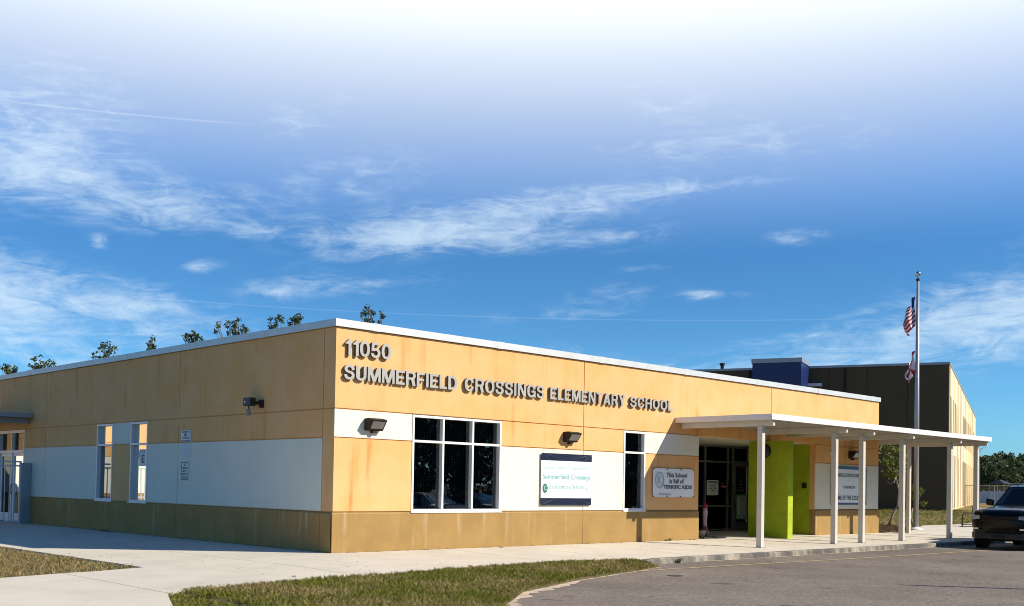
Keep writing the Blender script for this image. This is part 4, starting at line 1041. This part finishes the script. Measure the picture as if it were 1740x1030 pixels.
# blue stair tower attached to the shaded face; local: along face = +y, out = -x
b = MB(); yt = 9.10
b.box(-3.14, yt, -.6, .0, yt + 3.3, 10.26); b.build('stair_tower', M['blue'], tall)
MB().box(-3.20, yt - .06, 10.262, .04, yt + 3.36, 10.56).build('tower_coping', M['galv'], tall)
MB().box(-.5, yt - .9, 8.85, -.002, yt - .02, 9.05).build('awning', M['wmetal'], tall)
MB().lathe([(.13, 0), (.13, .3), (.2, .34), (.2, .46), (0, .52)], (.5, 15.4, H + .15), 12).build('roof_vent', M['bronze'], tall)

# ------------------------------------------------------------------ flagpole
t = empty('flagpole', (30.18, .92, hz(30.18, .92)), label='tall metal flagpole with ball finial beyond the canopy', cat='flagpole')
MB().tube([(0, 0, .05), (0, 0, 5), (0, 0, 10.55)], [.105, .095, .055], 16).build('pole', M['galv'], t, smooth=True)
MB().lathe([(.30, 0), (.30, .03), (.22, .06), (.12, .10), (.105, .12), (0, .12)], (0, 0, 0), 20).build('base_collar', M['wmetal'], t, smooth=True)
MB().lathe([(.0, -.11), (.07, -.09), (.11, -.03), (.12, .02), (.1, .08), (.05, .115), (0, .12)], (0, 0, 10.80), 16).build('finial', M['chrome'], t, smooth=True)
MB().lathe([(.04, 0), (.08, .03), (.08, .10), (.03, .15), (0, .15)], (0, 0, 10.5), 12).build('truck', M['black'], t)
MB().tube([(.13, .06, 1.4), (.13, .06, 8.6), (.07, .04, 8.9)], .012, 6).tube([(.15, .02, 5.8), (.15, .02, 8.1)], .03, 6).build('halyard', M['wmetal'], t)
LAT = Vector((-.716, .698, 0)); DEP = Vector((.698, .716, 0))
def flag(name, top, hoist, fly, width, fn, mats_, label, seed):
    t = empty(name, (30.18, .92, top), label=label, cat='flag')
    b = MB(); ns, nf = 26, 20; rr = random.Random(seed); ph = rr.uniform(0, 6)
    def P(s, f):
        drop = f * (fly * .60) * (.62 + .38 * (1 - s)); gather = 1 - .50 * s * 0
        lat = .10 + width * (f ** .75) * (.50 + .65 * math.sin(math.pi * (.15 + .75 * s))) * (1 - .25 * f)
        dep = .11 * math.sin(f * 9 + ph + s * 1.5) * (.35 + f)
        lat += .035 * math.sin(f * 12 + s * 6)
        z = -s * hoist - drop + .05 * math.sin(f * 11 + s * 3)
        return LAT * lat + DEP * dep + Vector((0, 0, z))
    for i in range(ns):
        for j in range(nf):
            s0, s1, f0, f1 = i / ns, (i + 1) / ns, j / nf, (j + 1) / nf
            b.face([P(s0, f0), P(s1, f0), P(s1, f1), P(s0, f1)], fn((s0 + s1) / 2, (f0 + f1) / 2))
    b.build('cloth', mats_, t, smooth=True, fix=False)
def us(s, f):
    if s < 5 / 13 and f < .22: return 2
    return 0 if int(s * 13) % 2 == 0 else 1
def fl_(s, f): return 0 if (abs(s - f) < .13 or abs(s + f - 1) < .13) else 1
flag('country_flag', 9.85, 1.25, 1.3, .60, us, [M['red'], M['wcloth'], M['bcloth']], 'limp red and white striped flag hanging high on the pole', 1)
flag('state_flag', 7.55, .95, 1.2, .42, fl_, [M['red'], M['wcloth']], 'limp white flag with red cross hanging below the striped flag', 2)

# ------------------------------------------------------------------ trees
def leaf_cluster(vs, c, r, n, size, rs, flat=.75):
    for _ in range(n):
        d = rs.normal(size=3); d /= np.linalg.norm(d) + 1e-6; p = c + d * r * (rs.rand() ** .45) * np.array([1, 1, flat])
        a = rs.normal(size=3); a /= np.linalg.norm(a); q = np.cross(a, rs.normal(size=3)); q /= np.linalg.norm(q) + 1e-6
        s = size * rs.uniform(.6, 1.3)
        vs += [p - a * s, p + q * s * .42, p + a * s, p - q * s * .42]
def quads(name, vs, matl, parent):
    k = len(vs) // 4; me = bpy.data.meshes.new(name)
    me.vertices.add(len(vs)); me.vertices.foreach_set('co', np.array(vs, dtype=np.float32).ravel())
    me.loops.add(4 * k); me.loops.foreach_set('vertex_index', np.arange(4 * k, dtype=np.int32))
    me.polygons.add(k); me.polygons.foreach_set('loop_start', np.arange(0, 4 * k, 4, dtype=np.int32)); me.polygons.foreach_set('loop_total', np.full(k, 4, dtype=np.int32))
    me.materials.append(matl); me.update(calc_edges=True)
    o = bpy.data.objects.new(name, me); COL.objects.link(o); o.parent = parent; return o
def tree(name, loc, height, rad, seed, label, leafm, tips=70, per=70, leaf=.11, cr=.55, base=.35, group=None, sprigs=18, barkm='bark', trunk_r=None, top_r=None, top_z=.88):
    rs = np.random.RandomState(seed); t = empty(name, loc, label=label, cat='tree', group=group)
    b = MB(); tr = trunk_r or height * .025; vs = []
    lean = rs.uniform(-.3, .3, 2)
    th = height * .82
    pts = [(lean[0] * k, lean[1] * k, th * k) for k in (0, .25, .5, .75, 1)]
    b.tube(pts, [tr * 1.25, tr, tr * .8, tr * .5, tr * .15], 9)
    T = []
    for i in range(tips):
        z = rs.uniform(base, 1.0) ** .9; a = rs.uniform(0, 6.283)
        prof = math.sqrt(max(0.03, 1 - ((z - .62) / .42) ** 2)); rr_ = rad * prof * rs.uniform(.35, 1.0)
        T.append(np.array([rr_ * math.cos(a), rr_ * math.sin(a), z * height * (.93 if top_r is None else top_z - .05)]))
    for i in range(sprigs):      # thin shoots that stand above the crown
        a = rs.uniform(0, 6.283); rr_ = (rad * .75 if top_r is None else top_r) * rs.uniform(0, 1); T.append(np.array([rr_ * math.cos(a), rr_ * math.sin(a), height * rs.uniform(.90 if top_r is None else top_z, 1.0) - (.15 if top_r is None else .35) * rr_]))
    for i, p in enumerate(T):
        k = min(.95, max(.15, (p[2] / th) * .62)); st = Vector((lean[0] * k, lean[1] * k, th * k)); mid = st.lerp(Vector(p), .55) + Vector((0, 0, .06 * height * rs.rand()))
        b.tube([st, mid, Vector(p)], [tr * .30, tr * .15, tr * .04], 5, cap=False)
        sp = i >= tips
        leaf_cluster(vs, p, cr * ((.55 if top_r is None else rs.uniform(.28, .5)) if sp else rs.uniform(.7, 1.25)), int(per * ((.35 if top_r is None else rs.uniform(.3, .7)) if sp else 1)), leaf, rs, flat=1.2 if sp else .7)
    b.build('trunk', M[barkm], t, smooth=True); quads('crown', vs, M[leafm], t)
    return t
def ray(px, py):
    return (fw * FPX + rt * (px - 870) - up * (py - PY))
def at_depth(px, py, D):
    d = ray(px, py); return CAM + d * (D / d.dot(fw))
back = [(14, 619, 58, 'feathery oak top at the far left end of the roofline'), (72, 605, 57, 'oak top second from the left above the roofline'), (184, 584, 58, 'dense small oak crown left of the narrow one above the roof'),
        (257, 568, 59, 'narrow pointed oak sprig alone above the roofline'), (330, 565, 58, 'low oak sprigs just left of the biggest crown above the roof'), (398, 537, 60, 'biggest oak crown showing above the side roofline'),
        (468, 538, 61, 'thin two pronged oak top left of the roof corner'), (503, 536, 62, 'rounded oak top nearest the roof corner on its left'), (632, 519, 64, 'oak top showing above the coping just right of the corner')]
roof_px = [635, 624, 606, 595, 583, 573, 560, 554, 552]
tops = [.45, .62, .75, .30, .55, 1.15, .38, .48, 1.15]
for i, (px, py, D, lab) in enumerate(back):
    p = at_depth(px, py, D); q_ = at_depth(px, roof_px[i], D)
    tree('oak_tree', (p.x, p.y, -.2), p.z + .2, 2.4, 20 + i, lab, 'leaf', tips=46, per=34, leaf=.11, cr=.48, sprigs=int(7 + tops[i] * 14), base=.4, top_r=tops[i], top_z=(q_.z + .2) / (p.z + .2) - .01)
# distant tree line on the right
far = [(1672, 779, 205), (1700, 770, 215), (1722, 786, 200), (1737, 775, 210), (1655, 782, 225), (1757, 782, 205), (1690, 790, 195), (1775, 774, 220), (1712, 792, 230), (1640, 784, 240)]
kinds = ['broad dark tree directly right of the last canopy post', 'tall airy pine rising above the far tree line', 'low dark tree behind the white fence near the frame edge', 'tree above the black vehicle roof at the frame edge',
         'far tree mostly hidden by the last canopy post', 'far tree just beyond the right edge', 'shorter bushy tree in front of the tall pine', 'tall far tree past the right edge', 'pale far tree behind the vehicle windscreen', 'far tree behind the striped building']
for i, (px, py, D) in enumerate(far):
    p = at_depth(px, py, D); tree('far_tree', (p.x, p.y, -.6), p.z + .9, 5.2 if i != 1 else 3.4, 60 + i, kinds[i], 'leaf2', tips=60, per=62, leaf=.36, cr=1.25 if i != 1 else .9, base=.12 if i != 1 else .45, sprigs=10)
# small bare branches beyond the end of the canopy
p = at_depth(1664, 742, 120); t = empty('bare_tree', (p.x, p.y, 0), label='thin leafless branches right of the last canopy post', cat='tree'); rs = random.Random(9); b = MB()
b.tube([(0, 0, 0), (.1, 0, p.z * .5), (0, .1, p.z)], [.09, .06, .015], 6)
for i in range(34):
    z = p.z * rs.uniform(.62, .98); a = rs.uniform(0, 6.28); l = rs.uniform(.5, 1.5); b.tube([(0, 0, z), (l * .5 * math.cos(a), l * .5 * math.sin(a), z + l * .35), (l * math.cos(a), l * math.sin(a), z + l * .45)], [.03, .02, .008], 4)
b.build('trunk', M['bark'], t)
# small magnolia at the end of the school
rs = np.random.RandomState(4)
z0 = hz(33.2, 3.65); t = empty('small_tree', (33.2, 3.65, z0), label='young broadleaf tree with bent bare trunk beside the school end', cat='tree')
b = MB(); b.tube([(0, 0, -.05), (.22, -.1, .45), (.42, -.25, .95), (.42, -.3, 1.6), (.30, -.2, 2.2), (.22, -.1, 3.0)], [.07, .052, .045, .04, .035, .015], 9)
b.tube([(.34, -.2, .80), (.62, -.45, 1.15), (.85, -.75, 1.32)], [.04, .03, .02], 7)
for i in range(16):
    a = rs.uniform(0, 6.28); h = rs.uniform(1.9, 3.4); r_ = rs.uniform(.3, .95); b.tube([(.28, -.2, 2.0 + rs.rand() * .6), (.3 + r_ * .5 * math.cos(a), -.2 + r_ * .5 * math.sin(a), h - .1), (.3 + r_ * math.cos(a), -.2 + r_ * math.sin(a), h)], [.025, .015, .008], 5)
b.build('trunk', M['palebark'], t, smooth=True); vs = []
for i in range(46):
    a = rs.uniform(0, 6.28); h = rs.uniform(2.15, 3.55); r_ = rs.uniform(.1, 1.15) * (1 - .4 * abs(h - 2.8)); leaf_cluster(vs, np.array([.1 + r_ * math.cos(a) * .9, -.05 + r_ * math.sin(a) * .9, h + .12]), .20, 17, .10, rs, .8)
for i in range(4):
    leaf_cluster(vs, np.array([.85 + rs.uniform(-.1, .1), -.75 + rs.uniform(-.1, .1), 1.35 + rs.uniform(-.1, .1)]), .12, 10, .08, rs)
quads('crown', vs, M['leaf3'], t)
pp_ = at_depth(1556, 843, 48.0); zb = hz(pp_.x, pp_.y)
t = empty('small_tree', (pp_.x, pp_.y, zb), label='low bushy sapling in front of the flagpole', cat='tree'); b = MB()
b.tube([(-.05, .05, 0), (-.16, .16, .45), (-.1, .1, .85)], [.06, .05, .03], 8).tube([(-.05, .05, .1), (.05, -.05, .5), (.03, -.02, 1.0)], [.05, .035, .02], 8); b.build('trunk', M['palebark'], t, smooth=True); vs = []
for i in range(15): leaf_cluster(vs, np.array([rs.uniform(-.28, .28), rs.uniform(-.28, .28), pp_.z - zb + rs.uniform(-.36, .42)]), .17, 22, .095, rs, .9)
quads('crown', vs, M['leaf3'], t)

# ------------------------------------------------------------------ fences and rack
p0 = at_depth(1645, 830, 150); p1 = at_depth(1800, 833, 132); dv = (p1 - p0); dv.z = 0; Lf = dv.length
t = empty('white_fence', (p0.x, p0.y, .0), math.atan2(dv.y, dv.x), label='long white board fence in front of the far trees', cat='fence')
b = MB()
x = 0
while x < Lf: b.box(x, 0, .3, x + 1.7, .04, 1.95); x += 1.72
b.build('boards', M['vfence'], t)
b = MB(); x = 0
while x < Lf: b.box(x - .06, -.03, .0, x + .06, .07, 2.1); x += 3.44
b.build('posts', M['vfence'], t)
p0 = at_depth(1640, 826, 96); p1 = at_depth(1800, 828, 88); dv = (p1 - p0); dv.z = 0; Lf = dv.length
t = empty('chain_link_fence', (p0.x, p0.y, .38), math.atan2(dv.y, dv.x), label='grey chain link fence crossing the field before the white fence', cat='fence')
b = MB(); x = 0
while x < Lf: b.tube([(x, 0, 0), (x, 0, 1.95)], .04, 6); x += 3
b.tube([(0, 0, 1.93), (Lf, 0, 1.93)], .03, 6); b.tube([(0, 0, .08), (Lf, 0, .08)], .015, 5); b.build('rails', M['galv'], t)
b = MB(); k = int(Lf / .14)
for i in range(k):
    for s in (1, -1):
        x = i * .14; b.face([(x, .0, .05), (x + .014, .0, .05), (x + .014 + s * 1.0, .0, 1.9), (x + s * 1.0, .0, 1.9)])
b.build('wire_mesh', M['galv'], t, fix=False)
# shade canopy far away
p = at_depth(1700, 818, 140); t = empty('shade_canopy', (p.x, p.y, 0), label='small dark peaked canopy in front of the far trees', cat='canopy')
MB().mesh([(-1.3, -1, p.z - .3), (1.3, -1, p.z - .3), (1.3, 1, p.z - .3), (-1.3, 1, p.z - .3), (-.4, 0, p.z + .2), (.4, 0, p.z + .2)], [(0, 1, 5, 4), (1, 2, 5), (2, 3, 4, 5), (3, 0, 4), (0, 3, 2, 1)]).build('roof', M['black'], t)
for sx in (-1.2, 1.2):
    for sy in (-.9, .9): MB().box(sx - .03, sy - .03, -.5, sx + .03, sy + .03, p.z - .31).build('leg', M['galv'], t)
t = empty('bike_rack', (35.8, 1.1, hz(35.8, 1.1)), math.atan2(-.25, .57), label='dark hoop shaped bike rack on the pavement by the lawn', cat='bike rack')
b = MB(); hoop = [(-.32, 0, 0), (-.32, 0, .42), (-.27, 0, .55), (-.14, 0, .63), (.45, 0, .63)]
b.tube(hoop, .028, 8).tube([(.30, 0, 0), (.30, 0, .92)], .028, 8).tube([(-.36, 0, .10), (.34, 0, .10)], .02, 6); b.build('hoop', M['bronze'], t, smooth=True)
MB().box(-.42, -.1, 0, .40, .1, .015).build('base_plate', M['bronze'], t)
t = empty('utility_post', (36.6, .95, hz(36.6, .95)), label='short grey utility post beside the bike rack', cat='post')
MB().box(-.09, -.09, 0, .09, .09, .80).build('shaft', M['galv'], t, bevel=.01); MB().box(-.11, -.11, .801, .11, .11, .84).build('cap', M['galv'], t, bevel=.01)

# ------------------------------------------------------------------ vehicles
def car(name, label, cat, loc, heading, paint, kind='suv', group=None):
    """local x runs from nose (0) to tail (+L); built nose first"""
    t = empty(name, loc, heading, label=label, cat=cat, group=group)
    if kind == 'suv':
        L, W, wr, wb = 5.5, 1.02, .42, (1.02, 4.22)
        st = [(0.0, .66, .46, .80, 1.02, 1.07), (.05, .80, .38, .82, 1.13, 1.18), (.16, .90, .32, .84, 1.21, 1.27), (.34, .97, .28, .85, 1.25, 1.32), (.7, 1.01, .30, .86, 1.28, 1.37), (1.2, W, .32, .90, 1.31, 1.42), (1.95, W, .32, .92, 1.37, 1.48), (2.3, W, .32, .92, 1.36, 1.44), (4.6, W, .32, .92, 1.36, 1.44), (5.3, W - .03, .36, .92, 1.34, 1.40), (5.5, .92, .45, .92, 1.25, 1.3)]
        cab = [(1.90, .90, .90, 1.42), (2.80, .76, .90, 2.06), (3.3, .77, .92, 2.13), (4.6, .77, .92, 2.11), (5.35, .74, .90, 2.0), (5.46, .86, .86, 1.38)]
    else:
        L, W, wr, wb = 4.7, .90, .33, (.92, 3.70)
        st = [(0.0, .66, .32, .48, .62, .66), (.10, .80, .24, .50, .68, .74), (.5, .87, .2, .55, .78, .84), (1.25, W, .2, .6, .88, .96), (1.5, W, .2, .62, .9, .98), (3.6, W, .2, .64, .96, 1.02), (4.2, .88, .22, .66, .98, 1.06), (4.62, .82, .30, .66, .96, 1.04), (4.7, .74, .38, .62, .86, .9)]
        cab = [(1.25, .80, .80, .90), (2.05, .58, .8, 1.40), (2.7, .60, .8, 1.46), (3.2, .58, .8, 1.43), (4.05, .72, .78, 1.00)]
    sec = []
    for (x, w, zb, zm, zs, zc) in st:
        h = [(w * .88, zb), (w * .985, zb + .10), (w, zm), (w * .985, zs - .08), (w * .93, zs), (w * .6, zc - .012), (0, zc)]
        sec.append([(x, y, z) for y, z in h] + [(x, -y, z) for y, z in h[-2::-1]])
    b = MB(); n = len(sec[0]); vs = [p for s in sec for p in s]
    fs = [(i * n + j, i * n + (j + 1) % n, (i + 1) * n + (j + 1) % n, (i + 1) * n + j) for i in range(len(sec) - 1) for j in range(n)]
    fs += [tuple(range(n)), tuple(range((len(sec) - 1) * n, len(sec) * n))]
    b.mesh(vs, fs); body = b.build('body', M[paint], t); smooth_angle(body, 32)
    # cabin shell
    b = MB(); vs = []; fs = []
    for (x, wt, wb_, z) in cab:
        vs += [(x, wt, z), (x, wt * .55, z + .02), (x, -wt * .55, z + .02), (x, -wt, z)]
    k = len(cab)
    zlow = cab[0][3] - .05
    lo = [(c[0], W * .92, zlow) for c in cab] + [(c[0], -W * .92, zlow) for c in cab]
    for i in range(k - 1):
        a = i * 4; c = a + 4
        for j in range(3): fs.append((a + j, a + j + 1, c + j + 1, c + j))
    o_ = len(vs); vs += lo
    for i in range(k - 1):
        fs.append((i * 4, (i + 1) * 4, o_ + i + 1, o_ + i)); fs.append((i * 4 + 3, (i + 1) * 4 + 3, o_ + k + i + 1, o_ + k + i))
    b.mesh(vs, fs); cabin = b.build('cabin', M[paint], t); smooth_angle(cabin, 25)
    # glass panels just proud of the shell
    def pan(nm, pts):
        c = sum((Vector(p) for p in pts), Vector()) / len(pts); nrm2 = (Vector(pts[1]) - Vector(pts[0])).cross(Vector(pts[2]) - Vector(pts[0])).normalized()
        if nrm2.dot(c - Vector((L * .6, 0, .9))) < 0: nrm2 = -nrm2
        q = MB(); pp2 = [Vector(p) + nrm2 * .006 for p in pts]; q.face(pp2); q.build(nm, M['cglass'], t, fix=False)
    def lerp(a, c, f): return tuple(a[i] + (c[i] - a[i]) * f for i in range(3))
    c0, c1, ce0, ce1 = cab[0], cab[1], cab[-2], cab[-1]
    fr = lambda c, s, k_=.93: (c[0], s * c[1] * k_, c[3] + (.02 if k_ < .6 else .004))
    pan('windscreen', [lerp(fr(c0, 1), fr(c1, 1), .06), lerp(fr(c0, 1), fr(c1, 1), .92), lerp(fr(c0, 1, .5), fr(c1, 1, .5), .92), lerp(fr(c0, -1, .5), fr(c1, -1, .5), .92), lerp(fr(c0, -1), fr(c1, -1), .92), lerp(fr(c0, -1), fr(c1, -1), .06)])
    pan('rear_window', [lerp(fr(ce0, 1, .85), fr(ce1, 1, .85), .12), lerp(fr(ce0, -1, .85), fr(ce1, -1, .85), .12), lerp(fr(ce0, -1, .85), fr(ce1, -1, .85), .85), lerp(fr(ce0, 1, .85), fr(ce1, 1, .85), .85)])
    for s in (1, -1):
        def sp(x, f):            # point on the side between belt line and roof edge
            for i in range(k - 1):
                if cab[i][0] <= x <= cab[i + 1][0] or i == k - 2:
                    q = (x - cab[i][0]) / (cab[i + 1][0] - cab[i][0]); wt = cab[i][1] + (cab[i + 1][1] - cab[i][1]) * q; z = cab[i][3] + (cab[i + 1][3] - cab[i][3]) * q
                    return (x, s * (W * .92 + (wt - W * .92) * f) + s * .008, zlow + (z - zlow) * f)
        xa, xb = cab[1][0], cab[-2][0]; xm = (xa + xb) / 2
        for (x0, x1, x2, x3) in ((xa - .30, xm - .05, xm - .05, xa + .04), (xm + .05, xb + (.12 if kind == 'suv' else .25), xb - .05, xm + .05)):
            q = MB(); q.face([sp(x0, .16), sp(x1, .16), sp(x2, .88), sp(x3, .88)]); q.build('side_window', M['cglass'], t, fix=False)
    # wheels and arches
    for x in wb:
        for s in (1, -1):
            e = MB(); e.lathe([(wr + .05, 0), (wr + .05, s * .02), (wr + .01, s * .02), (wr + .01, s * -.2), (0, s * -.2)], (x, s * (W - .012), wr), 28, axis='y'); e.build('wheel_arch', M['rubber'], t)
            wh = MB(); y1 = s * (W + .005); y0 = s * (W - .24)
            wh.lathe([(wr * .62, y1), (wr * .93, y1), (wr, y1 - s * .03), (wr, y0 + s * .03), (wr * .93, y0), (wr * .2, y0)], (x, 0, wr), 28, axis='y')
            w = wh.build('wheel', M['rubber'], t); smooth_angle(w, 40)
            r_ = MB(); r_.lathe([(wr * .62, y1 - s * .005), (wr * .56, y1 - s * .03), (wr * .5, y1 - s * .06), (.0, y1 - s * .06)], (x, 0, wr), 24, axis='y')
            for j in range(6):
                a = j * math.pi / 3; ux, uz = math.cos(a), math.sin(a); px, pz = -uz * .03, ux * .03
                r_.mesh([(x + ux * .05 + px, y1 - s * .02, wr + uz * .05 + pz), (x + ux * .05 - px, y1 - s * .02, wr + uz * .05 - pz), (x + ux * wr * .58 - px, y1 - s * .02, wr + uz * wr * .58 - pz), (x + ux * wr * .58 + px, y1 - s * .02, wr + uz * wr * .58 + pz)], [(0, 1, 2, 3)])
            r_.build('rim', M['rim'], w)
    for s in (1, -1):
        if kind == 'suv':
            MB().prism([(2.02, s * 1.0, 1.40), (2.20, s * 1.0, 1.40), (2.20, s * 1.24, 1.44), (2.04, s * 1.24, 1.44)], (0, 0, .23)).build('mirror', M[paint], t, bevel=.03)
            MB().prism([(.02, s * .60, .98), (.10, s * .90, .98), (.20, s * .955, 1.0), (.20, s * .94, 1.10), (.09, s * .88, 1.13), (.00, s * .62, 1.10)], (-.02, s * .012, 0)).build('headlight', M['lamp'], t)
            MB().box(.00, s * .52, .66, .05, s * .84, .70).build('fog_lamp', M['chrome'], t)
            MB().box(5.46, s * .78, .95, 5.50, s * .93, 1.35).build('tail_light', M['tail'], t)
        else:
            MB().prism([(1.55, s * .86, .95), (1.70, s * .86, .95), (1.70, s * 1.04, .97), (1.58, s * 1.04, .97)], (0, 0, .13)).build('mirror', M[paint], t, bevel=.02)
            MB().prism([(.05, s * .52, .56), (.16, s * .80, .58), (.16, s * .79, .68), (.06, s * .54, .64)], (-.015, s * .01, 0)).build('headlight', M['lamp'], t)
            MB().box(4.60, s * .48, .72, 4.70, s * .80, .88).build('tail_light', M['tail'], t)
    if kind == 'suv':
        b = MB()
        for z in (.80, .90, 1.00): b.box(-.035, -.56, z, .0, .56, z + .035)
        b.box(-.04, -.60, .76, -.002, -.57, 1.07); b.box(-.04, .57, .76, -.002, .60, 1.07); b.box(-.04, -.57, 1.05, -.002, .57, 1.08)
        b.build('grille', M['carblack'], t)
        MB().prism([(-.01, -.76, .34), (-.05, -.5, .34), (-.05, .5, .34), (-.01, .76, .34), (.2, .95, .36), (.2, -.95, .36)], (0, 0, .20)).build('bumper', M['black'], t, bevel=.02)
        MB().box(-.065, -.2, .40, -.052, .2, .50).build('number_plate', M['rubber'], t)
        b = MB()
        for s in (1, -1): b.tube([(2.9, s * .70, 2.12), (3.0, s * .70, 2.18), (4.7, s * .70, 2.17), (4.8, s * .70, 2.11)], .018, 6)
        b.build('roof_rails', M['black'], t)
    else:
        MB().box(4.685, -.26, .60, 4.70, .26, .72).build('number_plate', M['paper'], t)
    return t
car('parked_suv', 'large black sport utility vehicle cut off by the right frame edge', 'suv', (21.95, -5.72, road_z(-5.8) + .0), 0, 'carblack', 'suv')
# cars parked across the lot, seen mirrored in the front windows (nose away from the school)
for i, (x, paint, lab) in enumerate(((12.6, 'carblue', 'dark blue sedan parked across the lot, leftmost in its row'), (15.4, 'carsilver', 'silver sedan parked across the lot beside the dark blue one'), (18.2, 'cargrey', 'grey sedan parked across the lot between silver and black'), (21.0, 'carblack', 'black sedan parked across the lot at the row end'), (24.0, 'carsilver', 'second silver sedan parked across the lot beyond the black one'))):
    car('parked_sedan', lab, 'car', (x, -17.9, road_z(-20)), R(90), paint, 'sedan', group='sedans parked across the lot')
# hedge and trees across the lot (mirrored in the glass)
rs = np.random.RandomState(8); vs = []
for i in range(520):
    x = rs.uniform(2, 60); leaf_cluster(vs, np.array([x, -20.4 + rs.uniform(-.5, .5), .1 + rs.uniform(0, 1.5)]), .32, 26, .07, rs, .9)
t = empty('hedge', (0, 0, 0), label='clipped hedge across the parking lot', cat='hedge'); quads('foliage', vs, M['hedge'], t)
labs = ['dense', 'spreading', 'tall', 'rounded', 'leaning', 'wide', 'dark', 'full']
for i in range(8):
    tree('lot_tree', (4 + i * 6.2, -25.5 - (i % 3) * 2.5, -.4), 9.5 + (i * 37 % 5), 4.6, 90 + i, '%s oak %s in the row behind the lot hedge' % (labs[i], ['first', 'second', 'third', 'fourth', 'fifth', 'sixth', 'seventh', 'eighth'][i]), 'leaf', tips=95, per=60, leaf=.22, cr=1.1, base=.06, group='oaks behind the lot hedge')
# lamp post whose shadow lies on the asphalt
Lx, Ly = 6.6 + .67 * 9.6, -9.8 - 9.6
t = empty('lamp_post', (Lx, Ly, road_z(-15)), label='tall parking lot lamp post casting a thin shadow on the asphalt', cat='lamp post')
MB().tube([(0, 0, .4), (0, 0, 8.1)], [.11, .085], 12).build('pole', M['galv'], t, smooth=True)
MB().lathe([(.2, 0), (.2, .38), (.16, .42), (0, .42)], (0, 0, 0), 16).build('base', M['conc'], t)

# ------------------------------------------------------------------ small things on the ground
t = MB().lathe([(.16, 0), (.16, .008), (0, .008)], (4.35, -6.05, road_z(-6.05) + .001), 20); t.build('drain_cover', M['oil'], label='small dark round cover set in the asphalt near the grass tip', cat='drain cover')
def weed(x, y, z, h, n, seed, label):
    rs = np.random.RandomState(seed); vs = []
    for i in range(n):
        a = rs.uniform(0, 6.28); l = h * rs.uniform(.5, 1); w = .008; dx, dy = math.cos(a), math.sin(a); o = np.array([x + rs.uniform(-.04, .04), y + rs.uniform(-.03, .03), z])
        vs += [o + np.array([-dy * w, dx * w, 0]), o + np.array([dy * w, -dx * w, 0]), o + np.array([dx * l * .5 + dy * w, dy * l * .5 - dx * w, l * .8]), o + np.array([dx * l * .8, dy * l * .8, l])]
    r_ = empty('weed', (0, 0, 0), label=label, cat='weed'); quads('leaves', vs, M['leaf3'], r_)
weed(7.15, -4.03, road_z(-4), .13, 30, 1, 'weed sprouting from the kerb face near the grass tip')
weed(12.05, -.04, 0, .10, 26, 2, 'small weed at the wall foot under the kids banner')
weed(11.86, -.05, 0, .06, 14, 3, 'tiny weed left of another at the wall foot')
for i, (x, y) in enumerate(((11.2, -1.9), (-3.35, -3.7), (4.9, -.25), (13.7, -1.6))):
    z = hz(x, y) + .004; b = MB(); a = i * 1.3
    b.face([(x - .09 * math.cos(a), y - .09 * math.sin(a), z), (x + .03 * math.sin(a), y - .03 * math.cos(a), z + .012), (x + .09 * math.cos(a), y + .09 * math.sin(a), z + .004), (x - .03 * math.sin(a), y + .03 * math.cos(a), z + .015)])
    b.build('fallen_leaf', M['bark'], label=['brown fallen leaf on the pavement in front of the canopy', 'brown fallen leaf near the grass verge edge', 'brown fallen leaf beside the wall foot between windows', 'brown fallen leaf on the pavement by the first post'][i], cat='leaf')

# dry litter that collects at the wall foot, kerb and joints
rs = np.random.RandomState(31); b = MB()
def litter(n, fx, fy, smin=.008, smax=.03):
    for i in range(n):
        x, y = fx(rs), fy(rs); z = hz(x, y) + .004; a = rs.uniform(0, 6.28); l = rs.uniform(smin, smax); w = l * .45; dx, dy = math.cos(a), math.sin(a)
        b.face([(x - dx * l, y - dy * l, z), (x + dy * w, y - dx * w, z + l * .4), (x + dx * l, y + dy * l, z), (x - dy * w, y + dx * w, z + l * .5)])
litter(330, lambda r: -.03 - abs(r.normal()) * .03, lambda r: r.uniform(0, 17))
litter(260, lambda r: r.uniform(0, 13.4), lambda r: -.03 - abs(r.normal()) * .03)
litter(160, lambda r: r.uniform(-4, 25), lambda r: r.uniform(-3.7, -.2), .006, .02)
litter(120, lambda r: r.uniform(-4.3, -.3), lambda r: r.uniform(-3, 12), .006, .02)
litter(9, lambda r: 0 - .08 - abs(r.normal()) * .05, lambda r: 11.6 + r.normal() * .25, .04, .09)
b.build('leaf_litter', M['bark'], fix=False, label='dry leaf litter scattered along the wall foot and pavement', cat='litter', kind='stuff')
